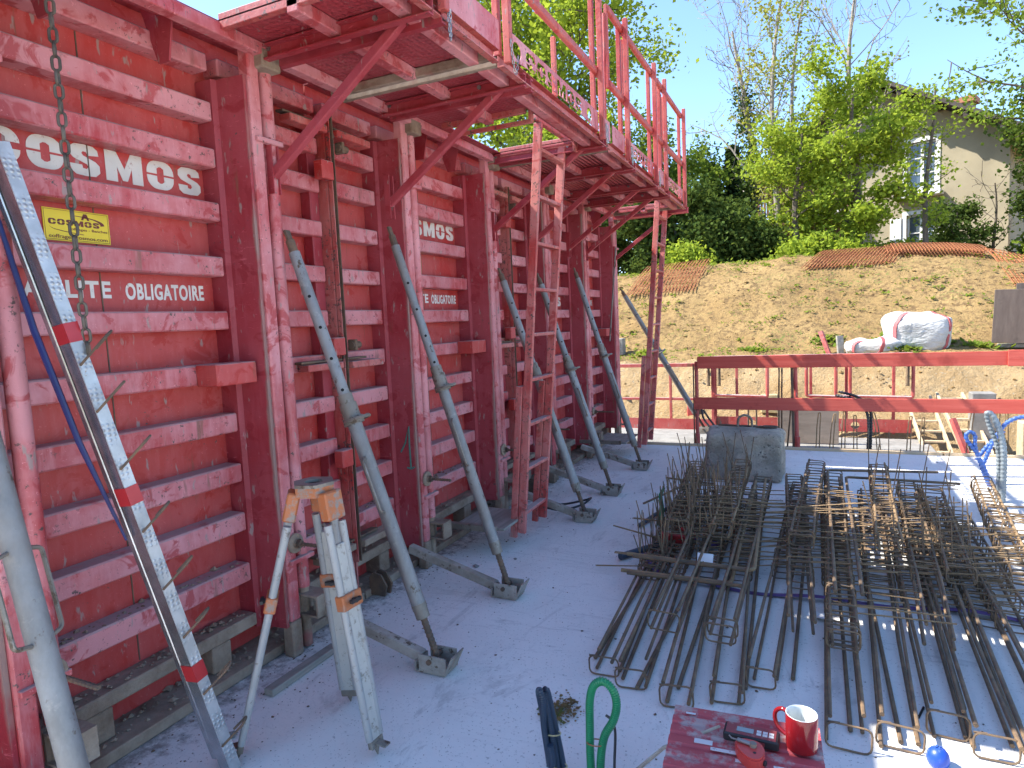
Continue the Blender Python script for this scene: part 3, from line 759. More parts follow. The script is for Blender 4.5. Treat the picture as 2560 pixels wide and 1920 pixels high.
for y, a, b in ((5.2, 3.17, 3.66), (5.32, 3.02, 3.66)): picket(p3, y, a, b)
p4 = thing('walkway_platform', (-1.8, 6.9, 2.7), 'farthest walkway platform at the end of the formwork', 'platform', PG)
deck(p4, 6.24, 7.62, (-2.05, -1.48, 6.95, 7.5)); bracket(p4, 6.67); bracket(p4, 7.74)
toe(p4, 6.24, 6.45); toe(p4, 6.49, 7.46, (6.65, 7.36)); rail_post(p4, 6.47, 3.74); rail_post(p4, 7.48, 3.74); rail(p4, 6.25, 7.5, 3.16); rail(p4, 6.25, 7.5, 3.67)
for y, a, b in ((6.62, 3.0, 3.66), (6.72, 3.17, 3.66), (6.9, 2.8, 3.14)): picket(p4, y, a, b)

# chains
def chain(pts, pitch, w, r, mat, label, n=6, flat=False):
    t = thing('chain', pts[0], label, 'chain', 'steel chains on the formwork')
    P = [Vector(p) for p in pts]; cum = [0]
    for a, b in zip(P, P[1:]): cum.append(cum[-1] + (b-a).length)
    N = int(cum[-1] / pitch)
    mb = MB(); L = pitch + 2*r*1.05; path = []
    for s in (1, -1):
        for k in range(5):
            a = R(-90 + 180*k/4) if s > 0 else R(90 + 180*k/4)
            path.append(((w/2 - r)*math.sin(-a) if False else (w/2-r)*math.sin(a), 0, s*(L/2 - w/2) + (w/2-r)*math.cos(a)*(1) if False else 0))
    path = []
    hw = w/2 - r; hl = L/2 - w/2
    for k in range(7): a = math.pi*k/6; path.append((hw*math.cos(a), 0, hl + hw*math.sin(a)))
    for k in range(7): a = math.pi + math.pi*k/6; path.append((hw*math.cos(a), 0, -hl + hw*math.sin(a)))
    me = mb.path(path, r, n, closed=True).mesh('link', (0,0,0), True); me.materials.append(M[mat])
    for i in range(N):
        d = (i + .5) * pitch; j = max(0, min(len(P)-2, next((q for q in range(len(cum)-1) if cum[q+1] >= d), len(P)-2)))
        f = (d - cum[j]) / max(1e-6, cum[j+1] - cum[j]); p = P[j].lerp(P[j+1], f); dr = (P[j+1]-P[j]).normalized()
        q = dr.to_track_quat('Z', 'Y').to_matrix().to_4x4() @ Matrix.Rotation(R(45 + 90*(i % 2) + 6*math.sin(i*2.1)), 4, 'Z')
        o = inst('link', me, t); o.matrix_local = Matrix.Translation(p - P[0]) @ q
    return t
chain([(-2.02, 1.256, 2.70), (-2.02, 1.256, 1.62), (-2.02, 1.262, 1.46)], .040, .029, .0046, 'chain', 'long rusty chain hanging in front of the large lettering', 7)
def sag(a, b, d, n=9):
    a = Vector(a); b = Vector(b); return [a.lerp(b, k/n) - Vector((0, 0, d*4*(k/n)*(1-k/n))) for k in range(n+1)]
chain(sag((XT+.03, 2.30, 2.74), (XT+.02, 2.335, 2.74), .13), .018, .014, .0022, 'chain_bright', 'short loop of bright chain hanging from the nearest bracket', 4)
chain(sag((XT+.045, 2.85, 2.80), (XT+.045, 2.93, 2.76), .12), .018, .014, .0022, 'chain_bright', 'bright chain looped at the first guard post of the second platform', 4)
chain(sag((XT+.05, 4.36, 2.80), (XT+.05, 4.40, 2.80), .13), .02, .014, .0024, 'chain_bright', 'bright chain loop under the guard post right of the near ladder', 4)
chain(sag((XT+.05, 5.04, 2.80), (XT+.05, 5.07, 2.78), .12), .02, .014, .0024, 'chain_bright', 'bright chain loop at the first post of the third platform', 4)
chain(sag((XT+.05, 6.02, 2.80), (XT+.05, 6.06, 2.76), .11), .02, .014, .0024, 'chain_bright', 'bright chain loop at the last post of the third platform', 4)
chain([(-2.14, 5.66, 2.33), (-2.14, 5.66, 1.72)], .034, .03, .005, 'chain', 'dark chain hanging behind the near ladder', 5)

# ------------------------------------------------------------------ push-pull props
def prop(y, zt, xf, label, r=.037, n_hole=4, fz=.0, xt=-2.165, yf=None, handle=.52, collar=.44, strut=True, strut_dy=0.0):
    t = thing('push_pull_prop', (xf, y, 0), label, 'prop', 'galvanised push-pull props bracing the formwork')
    yf = y if yf is None else yf
    A = Vector((xt, y, zt)); B = Vector((xf, yf, .07)); d = (A - B).normalized(); L = (A-B).length
    def P(s): return B + d * (s * L)
    side = d.cross(Vector((0, 1, 0))).normalized()
    cl = 1 - collar
    obj('screw', MB().path([P(.0 + .115*k/24) for k in range(25)], [.017 if k % 2 else .0145 for k in range(25)], 8), M['rust'], t)
    obj('end_cap', MB().tube(P(.085), P(.112), r*.98, r*.98, n=14).tube(P(.105), P(.118), r*1.05, n=14), M['galv_dark'], t, True)
    obj('outer_tube', MB().tube(P(.118), P(cl), r, n=18), M['galv'], t, True)
    obj('inner_tube', MB().tube(P(cl), P(.955), r*.80, n=16), M['galv'], t, True)
    for k in range(n_hole):
        q = P(cl + .06 + k * (.30*collar/.44) / max(1, n_hole)); dd = Vector((.62, -.78, 0)); dd = (dd - d*dd.dot(d)).normalized()
        obj('pin_hole', MB().tube(q + dd*(r*.72), q + dd*(r*.815), .0075, n=8), M['black'], t)
    obj('collar', MB().tube(P(cl-.005), P(cl+.028), r*1.22, n=14).tube(P(cl+.028), P(cl+.05), r*1.05, n=14), M['galv_dark'], t, True)
    Mx = Matrix.Translation(P(cl-.012)) @ d.to_track_quat('Z', 'X').to_matrix().to_4x4()
    obj('collar_ring', MB().path([Mx @ Vector((.022 + r*1.75*math.cos(a*math.pi/9), r*1.6*math.sin(a*math.pi/9), 0)) for a in range(18)], .0085, 6, closed=True).tube(P(cl-.02), P(cl-.004), r*1.45, n=14), M['galv_dark'], t, True)
    yv = Vector((0, 1, 0))
    for s in (1, -1):
        q0, q1 = P(handle*cl*1.0 + .17), P(handle*cl*1.0 + .04); o_ = (yv*.62 + side*.3).normalized() * s
        obj('handle', MB().path(rounded([q0 + o_*r*.8, q0 + o_*(r+.055) - d*.012, q1 + o_*(r+.055) + d*.012, q1 + o_*r*.8], .016), .0065, 6), M['galv_dark'], t, True)
    tip = MB().tube(P(.955), P(.985), r*.62, n=10).bar(P(.975), P(1.01), .012, .03, (0, 1, 0)); obj('tip', tip, M['rust'], t)
    # shoe: bent plate with two cheeks
    sh = MB(); x, yy = xf, yf
    sh.box((x-.075, yy-.05, .004), (x+.06, yy+.05, .011)).box((x-.06, yy-.052, .0115), (x+.075, yy-.045, .085)).box((x-.06, yy+.045, .0115), (x+.075, yy+.052, .085))
    sh.prism([(.06,.004),(.068,.004),(.112,.095),(.104,.095)], yy-.05, yy+.05, Matrix(((1,0,0,x),(0,0,1,0),(0,1,0,0),(0,0,0,1)))).box((x-.083, yy-.05, .004), (x-.0755, yy+.05, .05))
    obj('shoe', sh, M['dusty'], t); obj('shoe_pin', MB().tube((x-.005, yy-.062, .06), (x-.005, yy+.062, .06), .012, n=8), M['rust'], t)
    if strut: obj('floor_strut', MB().bar((x-.07, yy, .05), (-2.16, y + strut_dy, .205), .045, .05, (0, 0, 1), .004), M['dusty'], t)
    return t
prop(.95, 1.95, -1.685, 'thick galvanised prop at the left edge of the picture', .033, 3, handle=.40, collar=.24)
prop(2.30, 1.945, -1.50, 'galvanised prop behind the survey tripod, its shoe nearest the camera', .0325)
prop(3.10, 2.05, -1.53, 'galvanised prop right of the tripod with a long floor strut', .031)
prop(4.50, 1.90, -1.55, 'galvanised prop just left of the near ladder', .034, 5)
prop(5.26, 1.90, -1.57, 'galvanised prop passing behind the near ladder rails', .034, 5)
prop(6.23, 2.0, -1.55, 'galvanised prop ending by the far right corner of the wall', .033, 5)
prop(7.95, 1.85, -1.25, 'galvanised prop beyond the wall end, standing in the pit', .036, 3, strut=False, yf=8.35)
obj('steel_rod', MB().tube((-2.05, 7.35, 2.30), (-2.05, 7.0, 1.25), .009, n=7), M['galv_dark'], label='thin slanted steel rod at the far end of the wall', cat='rod')

# ------------------------------------------------------------------ access ladders
def ladder(xb, zb, xt, zt, ya, yb, label, nr, double=True):
    t = thing('access_ladder', (xb, (ya[0]+yb[0])/2, zb), label, 'ladder', 'red steel ladders hanging from the platforms')
    A0, A1 = Vector((xb, ya[0], zb)), Vector((xt, ya[1], zt)); B0, B1 = Vector((xb, yb[0], zb)), Vector((xt, yb[1], zt))
    for p, q in ((A0, A1), (B0, B1)): obj('side_rail', MB().bar(p, q, .028, .055, (1, 0, 0), .004), M['red_worn'], t)
    for k in range(nr):
        f = (k + .45) / nr; p = A0.lerp(A1, f); q = B0.lerp(B1, f); obj('rung', MB().bar(p + Vector((0, .016, 0)), q - Vector((0, .016, 0)), .05, .022, (0, 0, 1), .003), M['red_worn'], t)
    obj('head_bar', MB().bar(A1 + Vector((0, -.06, .02)), B1 + Vector((0, .06, .02)), .035, .035, (0, 0, 1), .004), M['red_worn'], t)
    if double:
        for p, q, in ((A0, A1), (B0, B1)):
            o = Vector((-.055, -.015, -.03)); obj('side_rail', MB().bar(p + o, p.lerp(q, .38) + o, .024, .045, (1, 0, 0), .003), M['red_worn'], t)
    return t
ladder(-1.78, .09, -1.60, 2.77, (3.86, 4.0), (4.23, 4.44), 'near red ladder with chipped rails in front of the wall', 9)
ladder(-1.70, .09, -1.54, 2.76, (7.02, 7.25), (7.33, 7.68), 'far red ladder at the end of the formwork', 9)
def foot_board(y0, y1, lab):
    t = thing('step_board', (-2.0, y0, .16), lab, 'step board', 'step boards at the ladder feet')
    obj('board', MB().box((-2.16, y0, .17), (-1.80, y1, .188), .003), M['wood_grey'], t)
    obj('bracket', MB().bar((-2.30, y0-.03, .19), (-1.84, y0-.03, .19), .04, .04, (0, 0, 1), .004), M['galv_dark'], t)
foot_board(3.63, 4.05, 'grey step board at the foot of the near ladder'); foot_board(6.62, 7.15, 'grey step board at the foot of the far ladder')
# ------------------------------------------------------------------ survey tripod
def tripod():
    H = Vector((-1.615, 1.75, .955)); F = [Vector((-1.86, 1.535, 0)), Vector((-1.40, 1.735, 0)), Vector((-1.705, 1.965, 0))]
    t = thing('survey_tripod', (H.x, H.y, 0), 'worn survey tripod with orange head and whitish legs', 'tripod')
    def hexp(r, ph=0): return [(r*math.cos(R(60*k+ph)), r*math.sin(R(60*k+ph))) for k in range(6)]
    T = Matrix.Translation(H) @ Matrix.Rotation(R(15), 4, 'Z')
    obj('head', MB().prism(hexp(.075), -.03, .004, T), M['orange'], t)
    top = fill_mesh('head_plate', [hexp(.077), [(.032*math.cos(2*math.pi*k/20), .032*math.sin(2*math.pi*k/20)) for k in range(20)]], .012, T @ Matrix.Translation((0, 0, .0105)))
    link_mesh('head_plate', top, M['galv_dark'], t)
    obj('head_hole', MB().tube(H + Vector((0,0,.0045)), H + Vector((0,0,.006)), .032, n=20), M['black'], t)
    for i, f in enumerate(F):
        a = Vector((f.x-H.x, f.y-H.y, 0)).normalized(); top_ = H + a*.075 + Vector((0,0,-.045)); d = (f - top_).normalized(); s = Vector((-a.y, a.x, 0)); L = (f-top_).length
        up = d.cross(s)
        def P(u, o=0, q=0): return top_ + d*(u*L) + s*o + up*q
        obj('hinge', MB().bar(P(-.035), P(.075), .082, .045, up, .006), M['orange'], t)
        for o in (-.034, .034): obj('leg_tube', MB().path([P(.09, o), P(.93, o*.80)], [.0145, .013], 10), M['leg_alu'], t, True)
        obj('sliding_leg', MB().bar(P(.17), P(.95), .044, .018, up, .003), M['leg_white'], t)
        obj('clamp', MB().bar(P(.36), P(.42), .096, .04, up, .004), M['orange'], t)
        k = P(.39, 0, -.018) if up.dot(Vector((.4,-.9,0))) < 0 else P(.39, 0, .018); kd = (k - P(.39)).normalized()
        obj('clamp_knob', MB().tube(k, k + kd*.02, .009, n=8).bar(k + kd*.014 - s*.024, k + kd*.014 + s*.024, .012, .012), M['dev_black'], t)
        obj('foot', MB().bar(P(.93), P(.965), .062, .022, up, .003).path([P(.96), P(.998)], [.013, .002], 8).bar(P(.945), P(.945) + a*.055, .03, .006), M['galv_dark'], t)
tripod()
obj('timber_offcut', MB().bar((-2.055, 1.87, .017), (-2.05, 2.28, .017), .05, .03, (0, 0, 1), .003), M['wood_grey'], label='weathered timber offcut lying left of the tripod', cat='offcut')

# ------------------------------------------------------------------ rebend connection boxes
def stabox():
    B = Vector((-1.84, 1.485, .0)); T = Vector((-2.135, 1.135, 2.08)); d = (T - B).normalized()
    t = thing('starter_bar_box', B, 'tall dimpled zinc starter bar box leaning on the wall', 'starter box')
    ux = Vector((1, 0, 0)); ux = (ux - d*ux.dot(d)).normalized(); uy = d.cross(ux)
    def P(s, x=0, y=0): return B + (T-B)*s + ux*x + uy*y
    obj('dimpled_lid', MB().bar(P(0, .027), P(1, .027), .040, .004, ux), M['alu'], t)
    side = MB()
    for y in (-.018, .018): side.bar(P(0, 0, y), P(1, 0, y), .004, .049, ux)
    obj('side_wall', side, M['alu_plain'], t)
    obj('channel_back', MB().bar(P(0, -.002, 0), P(1, -.002, 0), .031, .046, ux), M['rust'], t)
    obj('rear_box', MB().bar(P(.02, -.050, .004), P(.985, -.043, -.008), .036, .026, ux, .003), M['alu_plain'], t)
    obj('blue_film', MB().path([P(.93, -.06, -.035), P(.75, -.06, -.055), P(.58, -.05, -.055), P(.42, -.035, -.035)], [.006, .010, .009, .004], 8), M['blue_film'], t, True)
    for s in (.735, .485, .185): obj('tape_band', MB().bar(P(s-.014, .002), P(s+.014, .002), .044, .058, ux), M['tape'], t)
    k = 0
    for s in (.055, .15, .25, .335, .43, .53, .62, .69):
        q = P(s, .029, -.008 + .003*(k % 3)); o = (ux*.55 + uy*-.25 + d*.42 + Vector((0, .55, .08))).normalized() * (.115 if k % 2 else .10); w = d*.0 + uy*.018 + Vector((0,0,.012)); k += 1
        obj('rebar_loop', MB().path(rounded([q - w*.5, q + o - w*.5, q + o*1.08 + w*.2, q + o*.98 + w, q + o*.3 + w*1.1], .012), .0042, 6), M['rust'], t, True)
stabox()

# ------------------------------------------------------------------ rebar cages
cage_rng = random.Random(11)
ST_ME = {}
def stirrup_mesh(w, h):
    k = (round(w, 3), round(h, 3))
    if k not in ST_ME:
        p = loop_rect((0,0,h/2), (1,0,0), (0,0,1), w, h, .022, 3); m = MB().path(p, .0038, 5, closed=True)
        m.path([(-w*.5, .006, h*.95), (-w*.2, .006, h*.99)], .0038, 5); me = m.mesh('stirrup', smooth=True); me.materials.append(M['rebar']); ST_ME[k] = me
    return ST_ME[k]
HP = {}
def hairpin_mesh(kind, L, w):
    k = (kind, round(L, 2), round(w, 3))
    if k not in HP:
        m = MB()
        if kind == 'side': m.path(rounded([(L, 0, .012), (-w/2, 0, 0), (-w/2, .03, .02), (L*.96, .035, .03)], .014, 2), .0036, 5)
        else: m.path(rounded([(-w/2, 0, L), (-w/2, 0, 0), (w/2, 0, 0), (w*.55, .03, L*.93)], .014, 2), .0034, 5)
        me = m.mesh('hairpin', smooth=True); me.materials.append(M['rebar_light'] if kind == 'side' else M['rebar']); HP[k] = me
    return HP[k]
def cage(x0, y0, x1, y1, z0, z1, label, w=.125, h=.085, d0=.36, d1=1.0, step=.085, side=0, up=0, br=.0075, ends=(0.0,), near_only=False, mat='rebar', nb=4):
    r = cage_rng; A = Vector((x0, y0, z0)); B = Vector((x1, y1, z1)); L = (B-A).length; d = (B-A).normalized()
    t = thing('rebar_cage', A, label, 'rebar cage', 'rebar cages laid out on the slab'); rz = math.atan2(-(x1-x0), (y1-y0)); rx = math.asin((z1-z0)/L)
    s = Vector((math.cos(rz), math.sin(rz), 0)); u = s.cross(d)
    corners = [(-1, 0), (1, 0), (-1, 1), (1, 1)][:nb]
    for (a, b) in corners:
        e0 = r.uniform(-.03, .10); e1 = r.uniform(-.12, .08); j = [r.uniform(-.006, .006) for _ in range(4)]
        o = s*(a*(w/2 - .012)) + u*(.009 + b*(h - .018))
        p0 = A + o + d*e0 + s*j[0]*2; p1 = A + o + d*(L*.5) + s*j[1]; p2 = B + o + d*e1 + s*j[2]*2
        obj('bar', MB().path([p0, p0.lerp(p1, .5) + s*j[3], p1, p2], br * r.uniform(.9, 1.1), 8), M[mat], t, True)
    ss = list(ends) + list(np.arange(d0, d1, step / L))
    for q in ss:
        me = stirrup_mesh(w, h); o = inst('stirrup', me, t, d*(q*L + r.uniform(-.012, .012)), (rx + r.uniform(-.15, .15), r.uniform(-.06, .06), rz + r.uniform(-.06, .06)))
    for kind, n in (('side', side), ('up', up)):
        for k in range(int(abs(n)*(.65 if kind == 'side' else 1))):
            q = d0 + (d1 - d0) * (k + r.random()) / abs(n); LL = r.choice((.26, .34, .42)) if kind == 'side' else r.choice((.18, .25, .32))
            fl = 0 if n > 0 else math.pi
            o = inst('hairpin', hairpin_mesh(kind, LL, w), t, d*(q*L) + u*(h*r.uniform(.2, 1.1) if kind == 'side' else h*.7), (r.uniform(-.25, .25), r.uniform(-.16, .10) if kind == 'side' else r.uniform(-.3, .15), rz + fl + r.uniform(-.14, .14)))
    return t
cage(-.80, 2.50, -.92, 5.00, .006, .01, 'leftmost rebar cage with upright prongs on its far half', side=-7, up=24, d0=.42)
cage(-.67, 2.45, -.80, 5.15, .006, .02, 'second rebar cage from the left, end stirrup standing open', side=9, up=20, d0=.45)
cage(-.61, 2.78, -.64, 4.95, .10, .13, 'raised rebar cage lying across the two leftmost cages', w=.14, side=8, up=14, d0=.5)
cage(-.475, 2.37, -.64, 5.25, .006, .02, 'rebar cage whose near end stops just left of the red toolbox', side=11, up=10, d0=.45)
cage(-.30, 2.46, -.47, 5.35, .006, .03, 'rebar cage ending behind the left half of the toolbox', side=11, d0=.42)
cage(-.36, 2.76, -.36, 5.45, .10, .12, 'upper rebar cage stacked with a boxy end stirrup above the toolbox', side=8, d0=.40, ends=(0.0, .02))
cage(-.19, 2.62, -.10, 5.60, .006, .05, 'rebar cage pointing at the mug', side=12, d0=.38, w=.11)
cage(-.04, 2.95, -.14, 5.55, .09, .12, 'upper rebar cage beside the mug line with no near stirrup', side=12, d0=.2, ends=())
cage(.105, 2.34, .12, 5.70, .006, .01, 'rebar cage with a square end stirrup right of the mug', side=8, d0=.42, w=.14)
cage(.11, 2.86, .14, 5.62, .10, .14, 'tall stacked rebar cage with many stirrups, centre right of the heap', side=14, d0=.02, step=.10, ends=(0, .012, .03))
cage(.262, 2.40, .38, 5.55, .006, .02, 'rebar cage with a rusty end stirrup left of the blue cap', side=13, d0=.40, w=.14)
cage(.42, 2.52, .52, 5.45, .006, .03, 'rebar cage running beside the blue cap', side=10, up=3, d0=.38)
cage(.54, 2.44, .64, 5.35, .006, .02, 'rebar cage just right of the blue cap, end stirrup tilted', side=8, up=6, d0=.40)
cage(.46, 2.95, .62, 5.40, .10, .13, 'upper rebar cage stacked over the right side of the heap', side=7, d0=.30, ends=())
cage(.68, 2.40, .80, 5.25, .006, .02, 'rebar cage at the lower right corner in the sun patch', side=6, d0=.38)
cage(.80, 2.75, .86, 5.10, .006, .02, 'outer rebar cage with long stirrups at the right of the heap', side=5, d0=.30, w=.14, h=.10, up=3)
cage(.97, 3.95, 1.12, 5.70, .01, .12, 'sunlit rusty rebar cage apart from the heap at the right edge', side=9, d0=.02, step=.07, mat='rebar_light', h=.11)
cage(1.30, 4.1, 1.62, 5.9, .01, .10, 'second sunlit rebar cage at the far right edge', side=-16, d0=.02, step=.08, mat='rebar_light', up=10)
cage(-.74, 3.85, -.86, 5.35, .19, .22, 'topmost rebar cage at the far left, bristling with prongs', side=8, up=16, d0=.03)
cage(-.50, 3.90, -.52, 5.50, .18, .22, 'short rebar cage on top of the heap before the concrete block', side=9, up=10, d0=.03, mat='rebar_light')
cage(-.06, 3.75, .02, 5.60, .20, .22, 'short rebar cage on top of the heap left of the bent bars', side=9, d0=.03)
cage(.36, 3.80, .44, 5.50, .20, .24, 'short rebar cage on top of the heap in the sunlit patch', side=10, up=4, d0=.03, mat='rebar_light')
cage(.66, 3.70, .74, 5.20, .12, .16, 'short rebar cage stacked at the right of the heap', side=7, up=5, d0=.03)
LB = random.Random(3)
for k in range(9):
    x = -.85 + k*.19 + LB.uniform(-.05, .05); y0 = 2.42 + LB.uniform(0, .35); y1 = 4.4 + LB.uniform(0, .9); dx = LB.uniform(-.12, .1)
    lab = ['first', 'second', 'third', 'fourth', 'fifth', 'sixth', 'seventh', 'eighth', 'ninth'][k]
    obj('rebar', MB().path([(x, y0, .012), (x + dx*.5, (y0+y1)/2, .03), (x + dx, y1, .05)], .0085, 8), M['rebar'], None, True, label=lab + ' loose long rebar from the left among the cages', cat='rebar', group='loose rebars among the cages')
# heavy bent bars on top of the heap
def heavy(pts, lab, r=.0105, mat='rebar_light'):
    obj('bent_rebar', MB().path(rounded(pts, .035, 5), r, 8), M[mat], None, True, label=lab, cat='bent rebar', group='heavy bent rebars lying on the cages')
heavy([(-.96, 3.50, .165), (-.28, 3.46, .165), (-.335, 5.25, .215)], 'heavy L bent rebar on the left of the heap, upper rear one')
heavy([(-.92, 3.47, .166), (-.30, 3.445, .168)], 'short heavy rebar lying against the upper bent rebar', mat='rebar')
heavy([(-.97, 3.40, .105), (-.385, 3.36, .12), (-.40, 5.20, .205)], 'heavy L bent rebar on the left of the heap, lower front one')
heavy([(-.93, 3.372, .106), (-.33, 3.335, .125)], 'short heavy rebar lying against the lower bent rebar', mat='rebar')
heavy([(.09, 3.2, .21), (.10, 5.55, .24), (.86, 5.75, .22)], 'heavy bent rebar turning right at the far end, left one', .0095, 'rebar')
heavy([(.20, 3.2, .21), (.22, 5.35, .24), (.95, 5.45, .21)], 'heavy bent rebar turning right at the far end, right one', .0095, 'rebar')
# purple lifting strap, scraps
def ribbon(pts, w, name, mat, lab, cat, th=.002):
    mb = MB(); P = [Vector(p) for p in pts]; vs = []; fs = []
    for i, p in enumerate(P):
        t = (P[min(i+1, len(P)-1)] - P[max(i-1, 0)]).normalized(); s = t.cross(Vector((0,0,1)))
        s = s.normalized() if s.length > .01 else Vector((1,0,0)); n = s.cross(t)
        for a, b in ((-1,-1),(1,-1),(1,1),(-1,1)): vs.append(p + s*(a*w/2) + n*(b*th/2))
    for i in range(len(P)-1):
        for k in range(4): k2 = (k+1) % 4; fs.append((i*4+k, i*4+k2, (i+1)*4+k2, (i+1)*4+k))
    fs.append((3,2,1,0)); fs.append(tuple((len(P)-1)*4 + k for k in range(4)))
    mb.add(vs, fs); return obj(name, mb, M[mat], None, True, label=lab, cat=cat)
ribbon([(-.98 + .0, 3.95, .01), (-.92, 3.8, .06), (-.86, 3.7, .02)] + [(-.8 + k*.115, 3.62 - .05*math.sin(k*.35) - .004*k, .014 + .012*math.sin(k*1.1)) for k in range(22)], .038, 'lifting_strap', 'purple', 'purple lifting strap passing under the rebar heap', 'strap')
ribbon([(-.80 + k*.03, 4.15 + .05*math.sin(k*1.3), .06 + .03*math.sin(k*2.1)) for k in range(10)], .05, 'lifting_strap', 'purple', 'crumpled purple strap end at the left of the heap', 'strap')
obj('net_scrap', MB().obox((-.80, 4.02, .10), (.16, .03, .07), .2, .3, .1, .006).obox((-.72, 4.06, .13), (.10, .02, .05), -.3, .5, .2, .005), M['red_net'], label='red netting scrap tangled in the left cages', cat='netting')
obj('plastic_strip', MB().path([(-1.0, 4.55, .0), (-.985, 4.56, .12), (-1.0, 4.58, .22), (-.975, 4.60, .27)], [.02, .017, .014, .01], 5), M['green_strip'], label='upright green plastic strip left of the heap', cat='strip')
obj('paper_label', MB().obox((-.55, 3.62, .135), (.085, .003, .07), .1, -.7, .05), M['paper'], label='white paper tag tied to a left cage', cat='tag')
obj('paper_label', MB().obox((.02, 3.35, .02), (.09, .06, .002), -.2), M['paper'], label='white paper scrap lying by the purple strap', cat='tag')
obj('conduit_piece', MB().path([(-1.09, 3.80, .025), (-.98, 3.97, .028), (-.80, 4.12, .05)], .021, 9), M['dark_hose'], None, True, label='short dark conduit piece at the left of the heap', cat='conduit', group='conduit offcuts')
obj('conduit_piece', MB().path([(-1.13, 4.45, .02), (-1.06, 4.75, .03), (-.90, 5.15, .04)], .015, 8), M['dark_hose'], None, True, label='slim dark conduit lying behind the green strip', cat='conduit', group='conduit offcuts')
obj('rebar_offcut', MB().path([(-1.24, 5.05, .006), (-1.02, 5.75, .008)], .009, 7), M['rebar'], None, True, label='loose rebar offcut lying before the concrete block', cat='rebar')
obj('rebar_offcut', MB().path([(-1.24, 5.93, .008), (-.80, 5.80, .01)], .008, 7), M['rebar'], None, True, label='short rebar offcut touching the concrete block', cat='rebar')
obj('rebar_offcut', MB().path([(.345, 2.62, .004), (.372, 2.70, .004)], .004, 6), M['black'], None, True, label='tiny dark nail on the floor left of the blue cap', cat='nail')

# ------------------------------------------------------------------ concrete block
def rough_block():
    a, b = Vector((-.90, 5.98, 0)), Vector((-.235, 6.50, .425)); n = 16
    bm = bmesh.new(); bmesh.ops.create_cube(bm, size=1.0); bmesh.ops.subdivide_edges(bm, edges=bm.edges[:], cuts=n, use_grid_fill=True)
    c = (a + b)/2; h = (b - a)/2
    for v in bm.verts:
        p = Vector((v.co.x*2, v.co.y*2, v.co.z*2)); q = Vector([math.copysign(abs(t)**1.0, t) for t in p]); m = (abs(p.x)**14 + abs(p.y)**14 + abs(p.z)**14)**(1/14)
        p = p / m * max(abs(t) for t in p); w = c + Vector((p.x*h.x, p.y*h.y, p.z*h.z))
        w += w.normalized()*0 + p.normalized() * (.034*noise.noise(w*3.1) + .020*noise.noise(w*9) + .010*noise.noise(w*23))
        w.z = max(w.z, .001); v.co = w - Vector((c.x, c.y, 0))
    me = bpy.data.meshes.new('block'); bm.to_mesh(me); bm.free(); me.materials.append(M['block']); me.polygons.foreach_set('use_smooth', [True]*len(me.polygons))
    t = thing('concrete_block', (c.x, c.y, 0), 'rough grey concrete block with a steel lifting loop', 'concrete block'); inst('block', me, t)
    obj('lifting_loop', MB().path([(-.64, 6.27, .38), (-.635, 6.27, .50)] + [(-.575 - .06*math.cos(math.pi*k/8), 6.27 + .01*k/8, .50 + .055*math.sin(math.pi*k/8)) for k in range(9)] + [(-.515, 6.28, .38)], .0115, 8), M['galv_dark'], t, True)
rough_block()
ib = thing('iron_bar', (-.5, 6.3, .44), 'dark iron bar with a flat eye lying on the concrete block', 'iron bar')
obj('shaft', MB().path([(-.82, 6.36, .445), (-.42, 6.30, .445)], .010, 8), M['rust'], ib, True)
obj('eye', MB().path([(-.36 + .06*math.cos(k*math.pi/8), 6.30 + .025*math.sin(k*math.pi/8), .447) for k in range(16)], .011, 7, closed=True), M['rust'], ib, True)

# ------------------------------------------------------------------ conduits in the foreground
def corrugated(pts, r, pitch, sub=2):
    """corrugated sleeve along a polyline"""
    P = [Vector(p) for p in pts]; cum = [0]
    for a, b in zip(P, P[1:]): cum.append(cum[-1] + (b-a).length)
    n = int(cum[-1]/pitch)*4; out = []; rr = []
    for i in range(n+1):
        d = cum[-1]*i/n; j = 0
        while j < len(P)-2 and cum[j+1] < d: j += 1
        out.append(P[j].lerp(P[j+1], (d-cum[j])/max(1e-9, cum[j+1]-cum[j]))); rr.append(r*(1.0, 1.0, .80, .80)[i % 4])
    return out, rr
def spline(pts, n=12):
    P = [Vector(p) for p in pts]; P = [P[0]*2-P[1]] + P + [P[-1]*2-P[-2]]; out = []
    for i in range(1, len(P)-2):
        for k in range(n):
            t = k/n; a, b, c, d = P[i-1], P[i], P[i+1], P[i+2]
            out.append(.5*((2*b) + (c-a)*t + (2*a-5*b+4*c-d)*t*t + (3*b-a-3*c+d)*t**3))
    out.append(P[-2]); return out
def hose(name, curves, r, pitch, mat, label, ties=(), tmat='tie', n=12):
    t = thing(name, curves[0][0], label, 'conduit', 'conduit ends standing out of the slab')
    for c in curves:
        p, rr = corrugated(spline(c), r, pitch); obj('sleeve', MB().path(p, rr, n), M[mat], t, True)
    for (c, w) in ties:
        c = Vector(c); obj('tie', MB().path([c + Vector((w*math.cos(2*math.pi*k/14)*.92, r*1.35*math.sin(2*math.pi*k/14), .003*math.cos(2*math.pi*k/14))) for k in range(14)], .0022, 5, closed=True), M[tmat], t, True)
    return t
gy = 1.85
hose('green_conduit', [[(-.645, gy, -.03), (-.648, gy, .12), (-.646, gy, .22), (-.643, gy, .30), (-.628, gy, .352), (-.597, gy, .372), (-.567, gy, .35), (-.556, gy, .305), (-.568, gy, .25), (-.598, gy-.006, .19), (-.612, gy-.008, .10), (-.615, gy-.008, -.03)]], .0135, .0072, 'green_hose', 'green corrugated conduit bent into a loop left of the toolbox', [((-.626, gy-.004, .165), .033)], 'tie_r')
dy = 1.86
